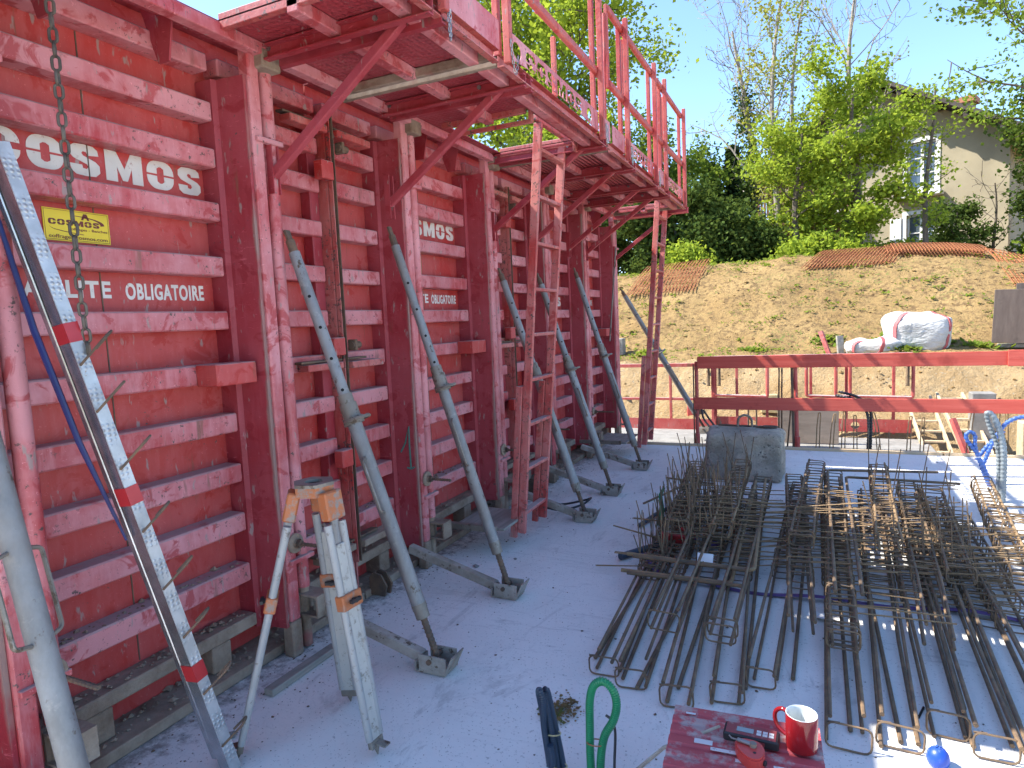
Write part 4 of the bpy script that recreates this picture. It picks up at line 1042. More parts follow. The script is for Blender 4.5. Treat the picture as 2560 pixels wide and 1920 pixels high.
hose('grey_conduit', [[(-.775, dy, -.03), (-.795, dy, .12), (-.812, dy, .22), (-.822, dy, .275), (-.815, dy-.012, .298), (-.802, dy-.02, .275), (-.80, dy-.02, .18), (-.79, dy-.02, .09), (-.782, dy-.03, .058), (-.772, dy-.03, .072), (-.778, dy-.03, .13)],
                        [(-.742, dy+.012, -.03), (-.762, dy+.012, .10), (-.785, dy+.012, .22), (-.797, dy+.01, .285), (-.805, dy+.002, .295)], [(-.758, dy-.006, -.03), (-.775, dy-.006, .12), (-.795, dy-.004, .24), (-.806, dy, .288)]], .0115, .0062, 'dark_hose', 'dark grey corrugated conduits tied in a bundle on the floor', [((-.778, dy-.004, .155), .031), ((-.757, dy-.004, .045), .028)])
hose('blue_conduit', [[(1.30, 6.30, -.02), (1.27, 6.28, .12), (1.20, 6.26, .28), (1.135, 6.25, .38), (1.125, 6.25, .43), (1.155, 6.25, .455), (1.185, 6.25, .42), (1.19, 6.26, .33), (1.235, 6.28, .18), (1.275, 6.30, .06), (1.31, 6.31, -.02)]], .016, .03, 'blue_hose', 'blue conduit bent into a small loop behind the heap', [((1.20, 6.26, .25), .04)], 'mug_in')
hose('blue_conduit', [[(1.26, 6.35, .16), (1.33, 6.36, .36), (1.42, 6.36, .52), (1.55, 6.36, .57), (1.75, 6.36, .55), (1.95, 6.36, .40), (2.0, 6.36, -.02)], [(1.22, 6.37, .2), (1.30, 6.37, .33), (1.40, 6.37, .45)]], .017, .03, 'blue_hose', 'long blue conduit arching at the right edge', (), 'tie')
hose('pale_conduit', [[(1.285, 5.82, -.02), (1.29, 5.82, .25), (1.285, 5.83, .42), (1.25, 5.84, .58), (1.205, 5.85, .665), (1.18, 5.86, .66), (1.20, 5.87, .57), (1.255, 5.87, .40), (1.262, 5.86, .2), (1.26, 5.84, -.02)], [(1.27, 5.80, -.02), (1.275, 5.80, .3), (1.262, 5.81, .48), (1.22, 5.83, .63)]], .0175, .03, 'grey_hose', 'pale grey conduits looped upright right of the heap', [((1.272, 5.83, .22), .05), ((1.262, 5.84, .42), .045)], 'mug_in')
hose('black_conduit', [[(.52, 7.72, -.1), (.53, 7.72, .25), (.50, 7.72, .42), (.40, 7.74, .52), (.22, 7.8, .56)], [(.545, 7.74, -.1), (.555, 7.74, .28), (.53, 7.74, .45), (.42, 7.76, .55), (.25, 7.8, .60)]], .016, .03, 'black_hose', 'two dark hoses curving up behind the lower guard board')
obj('cable', MB().path(spline([(-.575, 1.86, 0), (-.572, 1.86, .10), (-.568, 1.865, .20), (-.58, 1.87, .235), (-.60, 1.875, .245)]), .0045, 7), M['black_hose'], None, True, label='thin grey cable bent beside the green conduit', cat='cable')
obj('flat_batten', MB().path([(-.60, 1.80, .01), (-.50, 1.83, .11), (-.40, 1.79, .24), (-.24, 1.79, .345)], [.006, .007, .006, .004], 6), M['wood_grey'], None, True, label='thin bent stick leaning on the toolbox', cat='stick')
obj('cable', MB().path(spline([(-2.02, 4.72, .02), (-1.80, 4.62, .03), (-1.66, 4.72, .05), (-1.60, 4.80, .09), (-1.66, 4.84, .06), (-1.85, 4.80, .02), (-2.05, 4.78, .02)]), .009, 7), M['black_hose'], None, True, label='dark hose looped on the floor by the near ladder', cat='hose')
obj('cable', MB().path(spline([(-1.28, 8.34, .33), (-1.24, 8.30, .18), (-1.10, 8.28, .02), (-1.02, 8.3, -.06), (-1.08, 8.33, .04), (-1.2, 8.36, .2), (-1.26, 8.36, .30)]), .013, 7), M['black_hose'], None, True, label='black hose hung round the farthest prop', cat='hose')

# ------------------------------------------------------------------ toolbox and the things on it
def toolbox():
    t = thing('toolbox', (-.17, 1.70, 0), 'dusty red ribbed plastic toolbox at the bottom edge', 'toolbox'); t.rotation_euler.z = R(4)
    Z = .32; mb = MB().box((-.195, -.25, .01), (.195, .215, .24), .02); o = bpy.data.objects
    def put(n, m, mat, sm=False):
        me = m.mesh(n, smooth=sm); me.materials.append(M[mat]); return inst(n, me, t)
    put('body', mb, 'toolbox'); lid = MB()
    prof = [(-.255, .235), (-.262, .25), (-.258, .295), (-.235, .309)]; y = -.22; k = 0
    while y < .20: prof += [(y, .309), (y+.006, .315), (y+.032, .315), (y+.038, .309)]; y += .05; k += 1
    prof += [(.205, .309), (.222, .295), (.226, .25), (.22, .235)]
    lid.prism([(p[0], p[1]) for p in prof], -.2, .2, Matrix(((0,0,1,0),(1,0,0,0),(0,1,0,0),(0,0,0,1)))); put('lid', lid, 'toolbox')
    for (a, b, c, d) in ((-.13, .045, .07, .02), (-.085, .025, .14, .013), (-.02, -.005, .10, .012), (.075, -.02, .05, .028), (.115, -.035, .05, .02), (-.165, .175, .04, .008)):
        put('sticker', MB().box((a, b, .3155), (a+c*.7, b+d, .3162)), 'sticker')
    put('handle', MB().path(rounded([(-.07, -.255, .26), (-.07, -.285, .265), (.07, -.285, .265), (.07, -.255, .26)], .015), .009, 8), 'dev_black', True)
toolbox()
def mug():
    t = thing('mug', (-.03, 1.815, .3165), 'red glazed mug with white inside standing on the toolbox', 'mug')
    def put(n, m, mat): me = m.mesh(n, smooth=True); me.materials.append(M[mat]); return inst(n, me, t)
    put('body', MB().lathe([(0,0),(.036,0),(.0395,.003),(.0405,.012),(.041,.096),(.0402,.0985)], 40), 'mug')
    put('inside', MB().lathe([(.0402,.0985),(.0388,.0992),(.0372,.0975),(.0365,.09),(.036,.012),(.03,.006),(0,.005)], 40), 'mug_in')
    put('handle', MB().path(spline([(-.036,.018,.086), (-.052,.026,.086), (-.066,.033,.072), (-.069,.0345,.052), (-.062,.031,.032), (-.046,.023,.020), (-.036,.018,.018)], 6), .0058, 10), 'mug')
mug()
def meter():
    t = thing('laser_meter', (-.157, 1.80, .316), 'dark handheld laser distance meter lying on the toolbox', 'meter'); t.rotation_euler.z = R(-1)
    def put(n, m, mat, p=t): me = m.mesh(n); me.materials.append(M[mat]); return inst(n, me, p)
    put('case', MB().box((-.072, -.028, 0), (.072, .028, .026), .004), 'dev_black')
    f = put('face', MB().box((-.066, -.024, .0255), (.064, .024, .0275), .0006), 'dev_red')
    put('screen', MB().box((-.038, -.012, .0276), (.006, .008, .0286)), 'screen')
    for i in range(3):
        for j in range(2): put('key', MB().box((.014 + i*.016, -.014 + j*.012, .0277), (.026 + i*.016, -.005 + j*.012, .0292), .0008), 'key')
    put('window', MB().box((.02, -.0292, .006), (.036, -.0279, .018)), 'dev_red')
meter()
def tape_measure():
    t = thing('tape_measure', (-.155, 1.715, .316), 'small red chalk line reel with metal crank, in front of the meter', 'chalk reel'); t.rotation_euler.z = R(8)
    def put(n, m, mat, sm=False): me = m.mesh(n, smooth=sm); me.materials.append(M[mat]); return inst(n, me, t)
    out = [(-.036,.03),(-.026,.042),(-.005,.045),(.02,.04),(.036,.022),(.038,-.008),(.028,-.034),(.012,-.042),(-.006,-.036),(-.03,-.004)]
    sm = [(p.x, p.y) for p in spline([(a, b, 0) for a, b in out + out[:1]], 3)][:-1]
    put('body', MB().prism(sm, 0, .026).prism([(a*.93, b*.93) for a, b in sm], .0262, .031), 'tape_meas')
    put('crank', MB().bar((-.03, .026, .037), (.01, .012, .036), .011, .006, (0,0,1), .001).path([(-.03, .026, .035), (-.044, .032, .034), (-.05, .04, .036)], .0022, 6), 'steel')
    put('hub', MB().tube((.01, .012, .031), (.01, .012, .041), .009, n=12), 'galv_dark', True)
    put('port', MB().tube((.012, -.014, .031), (.012, -.014, .0318), .004, n=10).tube((.034, -.022, .012), (.0385, -.025, .012), .007, n=10), 'dev_black')
tape_measure()
bc = thing('safety_cap', (.367, 2.36, 0), 'round blue plastic cap on the floor by the sunlit bars', 'safety cap')
obj('dome', MB().lathe([(0,.064),(.010,.063),(.021,.057),(.030,.045),(.0335,.03),(.033,.018),(.030,.010),(.025,0),(0,0)], 22, Matrix.Translation((.367, 2.36, 0))), M['blue_cap'], bc, True)
obj('spoke', MB().obox((.367, 2.36, .065), (.02, .004, .004), .4).obox((.367, 2.36, .065), (.004, .02, .004), .4), M['blue_hose'], bc)

# small rubble and sand
def grit(name, pts, label, mat, rr, flat=.7, seed=1):
    r = random.Random(seed); mb = MB()
    for p in pts: mb.chunk(p, r.uniform(*rr) * (1 if r.random() < .85 else 1.7), r, flat)
    o = obj(name, mb, M[mat], label=label, kind='stuff'); o['category'] = 'rubble'; return o
gr = random.Random(8)
pts = []
for y in np.arange(.7, 7.8, .012):
    for zz, n in ((.222, 2), (.457, 1), (.048, 3)):
        if any(p - .02 < y < p + .07 for p in POSTS): continue
        for _ in range(n):
            if gr.random() < .55: pts.append((gr.uniform(XS+.01, XR-.005) if zz > .1 else gr.uniform(-2.44, -2.29), y + gr.uniform(-.01, .01), zz))
grit('rubble', pts, 'cement crumbs and gravel lying on the lower ribs of the formwork', 'cement', (.005, .014), .6, 2)
pts = []
for _ in range(1500):
    q = gr.random(); x = -2.24 + abs(gr.gauss(0, .22)) if q < .55 else gr.uniform(-2.1, 1.2); pts.append((x, gr.uniform(1.3, 7.3), 0.0))
grit('floor_grit', pts, 'dark grit scattered on the slab', 'rust', (.0015, .0055), .5, 3)
pts = [(-.885 + gr.gauss(0, .035), 2.20 + gr.gauss(0, .045), max(0, .010*(1 - .5*gr.random()))) for _ in range(420)]
grit('sand_pile', pts, 'small heap of brown sand behind the grey conduits', 'soil', (.002, .007), .6, 4)
for (x, y, r_, lab) in ((-1.98, 1.62, .028, 'pale stone on the slab left of the tripod'), (-1.90, 3.42, .022, 'grey stone on the slab near the second prop shoe'), (-1.72, 3.62, .014, 'small stone on the slab by the near ladder')):
    mb = MB(); rs = random.Random(int(x*100))
    for k in range(4): mb.chunk((x + rs.uniform(-.5, .5)*r_, y + rs.uniform(-.5, .5)*r_, 0), r_*rs.uniform(.6, 1), rs, .55)
    obj('stone', mb, M['conc2'], label=lab, cat='stone', group='stones lying on the slab')
# ------------------------------------------------------------------ guard rails at the slab edge
gb = 'red guard boards along the slab edge'
obj('guard_board', MB().box((-1.205, 7.60, .882), (1.70, 7.63, 1.018), .003), M['board'], label='upper red guard board at the slab edge', cat='guard board', group=gb)
obj('guard_board', MB().box((1.685, 7.574, .876), (3.9, 7.598, 1.03), .003), M['board'], label='upper red guard board overlapping at the far right edge', cat='guard board', group=gb)
obj('guard_board', MB().box((-1.25, 7.60, .414), (3.9, 7.63, .55), .003), M['board'], label='lower red guard board at the slab edge', cat='guard board', group=gb)
for x, dx, lab in ((-.16, -.02, 'leaning red guard post behind the concrete block'), (-1.225, 0, 'red guard post at the left end of the boards'), (2.6, 0, 'red guard post outside the right of the boards')):
    t = thing('guard_post', (x, 7.66, -.1), lab, 'guard post', 'posts carrying the guard boards')
    obj('tube', MB().tube((x, 7.665, -.1), (x + dx, 7.665, .96), .021, n=10), M['red_rail'], t, True)
    obj('hook', MB().box((x+dx-.02, 7.632, .86), (x+dx+.02, 7.645, .90)).box((x+dx-.02, 7.632, .40), (x+dx+.02, 7.645, .44)), M['red_rail'], t)
    obj('sleeve', MB().tube((x, 7.665, -.1), (x, 7.665, .12), .028, n=10), M['red_rail'], t, True)
    obj('side_bar', MB().bar((x-.035, 7.665, -.1), (x-.035+dx, 7.665, .93), .012, .025), M['rust'], t)

# far guard frames across the pit
def frame(x0, x1, y, zt, zb, posts, toe_z, label, mid=None, thick=.034):
    t = thing('pit_barrier', ((x0+x1)/2, y, toe_z[0]), label, 'barrier', 'red steel barriers in the pit')
    obj('top_rail', MB().box((x0, y-.015, zt-.05), (x1, y+.015, zt), .004), M['red_rail'], t)
    if mid is not None: obj('mid_rail', MB().box((x0, y-.013, mid-.018), (x1, y+.013, mid+.018), .004), M['red_rail'], t)
    for p in posts: obj('post', MB().box((p-thick/2, y-.017, toe_z[0]-.02), (p+thick/2, y+.016, zt-.051), .003), M['red_rail'], t)
    L = [[(x0, toe_z[0]), (x1, toe_z[0]), (x1, toe_z[1]), (x0, toe_z[1])]]
    zc = (toe_z[0]+toe_z[1])/2
    if x1 > 0: L += [[(hx + .05*math.cos(2*math.pi*k/16), zc + .045*math.sin(2*math.pi*k/16)) for k in range(16)] for hx in (-.75, .48)] + [loop2((.12, zc), .11, .08)]
    link_mesh('toe_board', fill_mesh('toe_board', L, .003, Matrix(((1,0,0,0),(0,0,-1,y-.022),(0,1,0,0),(0,0,0,1)))), M['red_rail'], t)
def loop2(c, w, h): return [(c[0] - w/2, c[1] - h/2), (c[0] + w/2, c[1] - h/2), (c[0] + w/2, c[1] + h/2), (c[0] - w/2, c[1] + h/2)]
frame(-2.62, -1.22, 9.15, .835, 0, (-2.57, -1.82, -1.46, -1.25), (-.10, .06), 'red steel guard frame left of the guard boards', .335)
frame(-1.24, 1.10, 9.2, .925, 0, (-1.22, -.94, -.56, -.03, .38, .90), (-.07, .095), 'long red steel guard frame behind the guard boards', None)
for (a, b, lab) in ((-1.22, -.55, 'small red U frame hanging at the left of the pit guard'), (-.08, .42, 'small red U frame hanging mid pit guard'), (.26, 1.10, 'wide red U frame hanging at the right of the pit guard')):
    obj('hanging_frame', MB().path(rounded([(a, 9.14, .88), (a, 9.14, .39), (b, 9.14, .375), (b, 9.14, .88)], .03, 3), .02, 6), M['red_rail'], label=lab, cat='frame', group='red U frames on the pit guard')
for (x, lab) in ((-1.16, 'rusty coil spring at the left of the pit guard'), (1.04, 'rusty coil spring at the right of the pit guard'), (-1.30, 'rusty coil spring on the left guard frame')):
    obj('spring', MB().path([(x + .02*math.cos(k*1.05), 9.12 + .02*math.sin(k*1.05), .52 + k*.0023) for k in range(150)], .005, 4), M['rust'], None, True, label=lab, cat='spring', group='coil springs on the pit guard')
obj('plywood_sheet', MB().box((-.40, 8.56, -.12), (.275, 8.58, .42), .002), M['ply_grey'], label='grey plywood sheet standing in the pit behind the block', cat='plywood')
obj('yellow_pack', MB().box((-.66, 9.5, .10), (-.44, 9.6, .36), .01), M['tie'], label='pale yellow pack half hidden in the pit', cat='pack')
obj('red_block', MB().box((-1.66, 9.5, -.25), (-1.5, 9.6, .2), .01).box((-1.69, 9.49, -.05), (-1.47, 9.5, 0)), M['red_rail'], label='red slotted steel piece leaning in the pit', cat='steel piece')
obj('yellow_pack', MB().box((1.98, 8.3, -.45), (2.3, 8.5, .22), .01), M['wood'], label='pale timber panel at the right of the pit', cat='panel')
obj('concrete_pier', MB().box((1.65, 8.9, -.45), (1.88, 9.1, .46), .01), M['conc2'], label='grey concrete pier behind the blue conduits', cat='pier')
def wood_ladder(tp, bt, w, n, lab):
    tp = Vector(tp); bt = Vector(bt); t = thing('wooden_ladder', bt, lab, 'ladder', 'pale wooden ladders in the pit'); s = Vector((w/2, 0, 0))
    for q in (-1, 1): obj('side_rail', MB().bar(bt + s*q, tp + s*q, .03, .07, (0, -1, .8), .003), M['wood'], t)
    for k in range(n):
        p = bt.lerp(tp, (k+.5)/n); obj('rung', MB().bar(p - s*.86, p + s*.86, .06, .022, (0, 0, 1), .002), M['wood'], t)
wood_ladder((1.17, 9.35, .36), (1.36, 8.42, -.46), .26, 8, 'left pale wooden ladder rising out of the pit')
wood_ladder((1.50, 9.35, .40), (1.76, 8.42, -.46), .26, 8, 'right pale wooden ladder rising out of the pit')
obj('red_prop', MB().bar((1.52, 8.3, -.2), (1.40, 8.5, .22), .05, .05).bar((1.55, 8.3, -.2), (1.95, 8.4, -.3), .05, .05), M['red_rail'], label='red steel strut between the wooden ladders', cat='strut')
HX = [(-1.10, 'leftmost'), (-1.01, 'second'), (.02, 'third'), (.15, 'fourth'), (.27, 'fifth'), (.39, 'sixth'), (.62, 'seventh'), (.87, 'eighth'), (.99, 'ninth'), (1.38, 'tenth'), (1.62, 'eleventh'), (1.70, 'last')]
for i, (x, w) in enumerate(HX):
    h = [.17, .30, .38, .37, .40, .36, .39, .36, .35, .5, .55, .45][i]; tilt = [0, .01, .03, .05, .02, .0, -.06, .03, .02, .06, .02, .0][i]
    obj('starter_bar', MB().path(rounded([(x, 7.70, -.15), (x + tilt*.5, 7.70, h*.6), (x + tilt, 7.70, h), (x + tilt + .022, 7.70, h), (x + .03 + tilt*.5, 7.71, h*.6), (x + .034, 7.71, -.15)], .011, 3), .0055, 6), M['rebar_light'], None, True, label=w + ' from the left of the starter bars beyond the slab edge', cat='starter bar', group='starter bar loops along the slab edge')
for (x, w) in ((-.36, 'left'), (-.33, 'middle'), (-.29, 'right')):
    obj('dark_rod', MB().tube((x, 7.85, -.3), (x + (.10 if w == 'right' else .01), 7.85, .86), .009, n=6), M['rebar'], None, True, label=w + ' of three dark rods rising behind the block', cat='rod', group='dark rods behind the block')
for (x, w) in ((-.78, 'left'), (-.68, 'right')):
    obj('dark_rod', MB().tube((x, 9.0, -.2), (x, 9.0, .36), .012, n=6), M['rust'], None, True, label=w + ' of two short dark rods in the pit above the block', cat='rod', group='short dark rods in the pit')
obj('crate', MB().box((-4.2, 11.1, .85), (-3.02, 11.3, 1.14), .01).box((-4.15, 11.08, .90), (-3.07, 11.099, .96)).box((-4.15, 11.08, 1.02), (-3.07, 11.099, 1.08)), M['wood_grey'], label='weathered crate at the foot of the bank beside the wall end', cat='crate')
obj('timber_offcut', MB().bar((.22, 11.0, .80), (.10, 11.05, 1.16), .05, .06), M['red_worn'], label='slanted red and white timber stub at the bank foot', cat='offcut')
obj('timber_offcut', MB().bar((.38, 11.0, .80), (.36, 11.05, 1.08), .09, .05), M['wood_grey'], label='brown timber stub left of the crumpled bag', cat='offcut')
obj('plywood_sheet', MB().obox((3.05, 11.0, 1.26), (1.55, .03, .74), R(-6), 0, R(2), .004), M['ply'], label='dark brown shuttering sheet at the right edge of the bank', cat='plywood')
obj('plywood_sheet', MB().obox((3.35, 11.25, 1.34), (1.55, .03, .74), R(-6), 0, R(2), .004), M['ply'], label='dark shuttering sheet standing behind the brown one', cat='plywood')
obj('batten_row', MB().box((2.35, 11.1, .84), (3.6, 11.2, .9), .01), M['wood_grey'], label='low timber bearer under the brown sheet', cat='bearer')

# ------------------------------------------------------------------ bulk bags
def bag(c, s, label, e=.45, amp=.05, seed=0, lean=.0, name='bulk_bag', straps=()):
    n, m = 64, 34; V = []
    cx, cy, cz = c
    def sp(t, p): return math.copysign(abs(t)**p, t)
    def pt(u, v):
        a = 2*math.pi*u; b = -math.pi/2 + math.pi*v
        x = sp(math.cos(b), e)*sp(math.cos(a), e); y = sp(math.cos(b), e)*sp(math.sin(a), e); z = sp(math.sin(b), e*.8)
        w = Vector((x*s[0]/2, y*s[1]/2, (z+1)*s[2]/2)); k = .55 + .45*(z+1)/2; w.x *= 1 + .10*(z); w.y *= 1 + .06*z
        w.x += lean*(z+1)*s[2]/2
        d = w - Vector((0, 0, s[2]/2)); d.normalize()
        q = Vector((w.x, w.y, w.z*1.0)) + Vector((seed*3.1, 0, 0)); q2 = Vector((q.x*.8 + q.z*.6, q.y, q.z*1.6 - q.x*.5))
        w += d*(amp*noise.noise(q*2.6) + amp*.55*abs(noise.noise(q2*4.2)) + amp*.08*noise.noise(q2*9))
        if z > .7: w.z += (z-.7)/.3*amp*.9*noise.noise(Vector((w.x*4, w.y*4, seed)))
        w.z = max(w.z, 0.0); return w
    for j in range(m+1):
        for i in range(n): V.append(pt(i/n, min(.9995, max(.0005, j/m))))
    F = [(j*n+i, j*n+(i+1) % n, (j+1)*n+(i+1) % n, (j+1)*n+i) for j in range(m) for i in range(n)]
    t = thing(name, c, label, 'bag', 'white bulk bags at the foot of the bank')
    me = raw_mesh('sack', [tuple(v) for v in V], F, M['bag'], True); inst('sack', me, t)
    for (u0, v0, u1, v1) in straps:
        P = [pt(u0 + (u1-u0)*k/14, v0 + (v1-v0)*k/14) for k in range(15)]; mb = MB(); cc = Vector((0, 0, s[2]/2)); vs = []; fs = []
        for i, p in enumerate(P):
            tdir = (P[min(i+1, 14)] - P[max(i-1, 0)]).normalized(); nn = (p - cc).normalized(); sd = tdir.cross(nn).normalized()
            for a, b in ((-1, .002), (1, .002), (1, .012), (-1, .012)): vs.append(p + sd*a*.026 + nn*b)
        for i in range(14):
            for k in range(4): k2 = (k+1) % 4; fs.append((i*4+k, i*4+k2, (i+1)*4+k2, (i+1)*4+k))
        mb.add(vs, fs); mm = mb.mesh('strap', smooth=True); mm.materials.append(M['pink']); inst('strap', mm, t)
bag((1.34, 11.25, .79), (.84, .70, .58), 'full white bulk bag with pink straps on the bank ledge', .60, .075, 1, .10, straps=((.62, .12, .70, .94), (.88, .12, .90, .94), (.70, .94, .74, .90)))
bag((.80, 11.0, .76), (.74, .5, .27), 'crumpled half-empty white bag left of the full one', .8, .09, 5, 0, straps=((.60, .1, .66, .8), (.76, .15, .80, .85)))

# ------------------------------------------------------------------ reinforcing mesh stacks on the bank
def mesh_stack(x0, x1, ytop, ybot, layers, label, nx, ny, lift=.15, dz=.03, skew=.12, zo=0.0):
    t = thing('mesh_stack', ((x0+x1)/2, (ytop+ybot)/2, ground_z((x0+x1)/2, (ytop+ybot)/2, False)), label, 'rebar mesh', 'rusty mesh sheets lying on the bank')
    for l in range(layers):
        rr = random.Random(l*7+nx); ox = rr.uniform(-.06, .06); oy = rr.uniform(-.05, .05)
        def P(u, v):
            x = x0 + (x1-x0)*u + skew*(1-v) + ox; y = ytop + (ybot-ytop)*v + oy
            ztop = ground_z(x, ytop, False) + lift + zo; zb = ground_z(x, ybot, False) + lift*.4
            return Vector((x, y, ztop + (zb-ztop)*v**1.15 + l*dz))
        mb = MB()
        for i in range(nx): mb.path([P(i/(nx-1), v/6 + .0) for v in range(7)], .0075, 4)
        for j in range(ny): mb.path([P(u/8, (j+.3)/ny) + Vector((0, 0, .008)) for u in range(9)], .006, 4)
        obj('mesh_sheet', mb, M['mesh_rust'], t)
mesh_stack(-3.55, -2.2, 14.9, 13.35, 2, 'rusty mesh sheets on the bank crest behind the far ladder', 20, 7)
mesh_stack(-.15, 1.30, 15.0, 13.9, 3, 'rusty mesh sheets hanging over the crest left of the thick stack', 24, 7, .05, .025, .35)
mesh_stack(1.35, 2.85, 15.2, 14.35, 5, 'thick orange stack of mesh sheets on the highest crest', 28, 6, .03, .028, .0)
mesh_stack(2.95, 4.4, 14.6, 13.0, 2, 'rusty mesh sheets sliding down at the right edge of the bank', 22, 8, .10, .04, -.1)

# ------------------------------------------------------------------ weeds
def weeds():
    r = np.random.default_rng(4); V = []; F = []; n = 0
    def leaf(p, s):
        nonlocal n
        a = r.uniform(0, 6.28); d = np.array([math.cos(a), math.sin(a), r.uniform(.1, .9)]); q = np.array([-math.sin(a), math.cos(a), 0])
        V.extend([p, p + d*s*.5 + q*s*.28, p + d*s, p + d*s*.5 - q*s*.28]); F.append((n, n+1, n+2, n+3)); n += 4
    for _ in range(800):
        x = r.uniform(-5, 5); y = 10.5 + 4.6*r.random()
        if noise.noise((x*.8, y*.8, 3)) < -.12 and r.random() < .75: continue
        z = ground_z(x, y); k = int(r.integers(5, 13)); s = r.uniform(.03, .075)
        for _ in range(k): leaf(np.array([x + r.normal(0, .05), y + r.normal(0, .05), z]), s)
    for (gx, gy) in ((-.9, 11.2), (.9, 11.6), (1.16, 10.85), (-2.6, 11.0), (.2, 11.7), (2.2, 11.2)):
        for _ in range(130):
            p = np.array([gx + r.normal(0, .12), gy + r.normal(0, .08), 0]); p[2] = ground_z(p[0], p[1]); leaf(p, r.uniform(.05, .12))
    for _ in range(1500):
        x = r.uniform(-7, 5); y = r.uniform(14.9, 15.6); p = np.array([x, y, ground_z(x, y) - .01]); leaf(p, r.uniform(.04, .12))
    me = raw_mesh('weeds', np.array(V), np.array(F), M['weed']); o = bpy.data.objects.new('weeds', me); C.objects.link(o)
    tag(o, 'small green weeds sprouting over the earth bank', 'weeds', kind='stuff')
weeds()
def clods():
    r = random.Random(9); mb = MB()
    for _ in range(3200):
        x = r.uniform(-5, 5); y = r.uniform(9.7, 15.2); mb.chunk((x, y, ground_z(x, y) - .01), r.uniform(.008, .03)*(1.8 if r.random() < .06 else 1), r, .7)
    obj('clods', mb, M['soil'], label='loose clods of earth on the bank', kind='stuff')
clods()

# ------------------------------------------------------------------ house
def house():
    t = thing('house', (5.91, 27.0, 2.3), 'grey plastered gabled house with white windows behind the trees', 'house'); t.rotation_euler.z = R(-22)
    def put(n, m, mat, p=t, sm=False): me = m.mesh(n, smooth=sm); me.materials.append(M[mat]); return inst(n, me, p)
    W = 8.04; D = 9.0; ev = 4.75; pk = ev + W/2*.62
    holes = [(-3.02, -2.12, 3.35, 5.0), (-3.02, -2.12, .5, 2.45), (-7.5, -6.6, .3, 2.35)]
    # gable wall with openings, local X to the right (0 = right corner), wall plane y = 0
    L = [[(0, 0), (0, ev), (-W/2, pk), (-W, ev), (-W, 0)]] + [[(a, c), (b, c), (b, d), (a, d)] for a, b, c, d in holes]
    me = fill_mesh('wall', L, .3, Matrix(((1,0,0,0),(0,0,-1,.15),(0,1,0,0),(0,0,0,1)))); me.materials.append(M['plaster']); inst('wall', me, t)
    put('wall', MB().box((-.3, .301, 0), (0, D, ev)).box((-W, .301, 0), (-W+.3, D, ev)).box((-W, D-.3, 0), (0, D, ev)), 'plaster')
    rf = None
    for s in (1, -1):
        x0 = -W/2; x1 = 1.1 if s > 0 else -W-1.1; z1 = pk - (W/2+1.1)*.62 + .1
        m = MB(); th = .16; v = [(x0, -1.1, pk+.12), (x1, -1.1, z1), (x1, D+.8, z1), (x0, D+.8, pk+.12)]
        m.add([(a, b, c) for a, b, c in v] + [(a, b, c+th) for a, b, c in v], [(3,2,1,0),(4,5,6,7),(0,1,5,4),(1,2,6,5),(2,3,7,6),(3,0,4,7)] if s > 0 else [(0,1,2,3),(7,6,5,4),(4,5,1,0),(5,6,2,1),(6,7,3,2),(7,4,0,3)])
        rf = put('roof', m, 'roof')
        for k in range(6):
            f = k/5*.97; xx = x0 + (x1-x0)*f; put('purlin', MB().box((xx-.08, -1.0, pk+.12-(pk+.12-z1)*f-.22), (xx+.08, .0, pk+.12-(pk+.12-z1)*f-.03)), 'soffit')
    ch = put('chimney', MB().box((-2.1, 2.0, 4.5), (-1.5, 2.6, pk-.75)), 'plaster'); put('chimney_cap', MB().box((-2.2, 1.9, pk-.75), (-1.4, 2.7, pk-.55)), 'tilecap')
    for (a, b, c, d) in holes:
        w = put('window', MB().box((a, .16, c), (b, .18, d)), 'glass'); fw = MB(); q = .14
        fw.box((a-q, -.03, c-q), (a, .14, d+q)).box((b, -.03, c-q), (b+q, .14, d+q)).box((a+.001, -.03, d), (b-.001, .14, d+q)).box((a+.001, -.03, c-q), (b-.001, .14, c))
        put('window_frame', fw, 'frame', w); mu = MB(); mm = (a+b)/2
        mu.box((mm-.05, .10, c), (mm+.05, .158, d)).box((a, .10, c), (a+.06, .158, d)).box((b-.06, .10, c), (b, .158, d)).box((a+.061, .10, d-.07), (b-.061, .157, d)).box((a+.061, .10, c), (b-.061, .157, c+.07))
        for k in (1, 2): mu.box((a+.061, .12, c+(d-c)*k/3-.018), (mm-.051, .155, c+(d-c)*k/3+.018)).box((mm+.051, .12, c+(d-c)*k/3-.018), (b-.061, .155, c+(d-c)*k/3+.018))
        put('sash', mu, 'frame', w)
    put('window_ledge', MB().box((-3.35, -.45, 3.02), (-1.85, -.02, 3.18), .02), 'frame')
    for a in (-3.55, -2.0): put('shutter', MB().box((a, -.07, .5), (a+.38, -.035, 2.4), .01), 'frame')
    # timber balcony on the left half
    put('balcony_floor', MB().box((-8.2, -1.3, 2.75), (-4.9, -.02, 2.9)), 'frame')
    for k in range(26): put('slat', MB().box((-8.2 + k*.128, -1.3, 2.92), (-8.2 + k*.128 + .095, -1.27, 3.85)), 'dark_wood')
    for k in range(24): put('slat', MB().box((-8.1 + k*.135, -.06, .1), (-8.1 + k*.135 + .11, -.02, 2.7)), 'dark_wood')
    put('handrail', MB().box((-8.25, -1.33, 3.86), (-4.85, -1.24, 3.95)), 'dark_wood')
    put('gable_boarding', MB().box((-7.9, -.05, 3.0), (-4.6, -.015, 5.6)), 'dark_wood')
house()

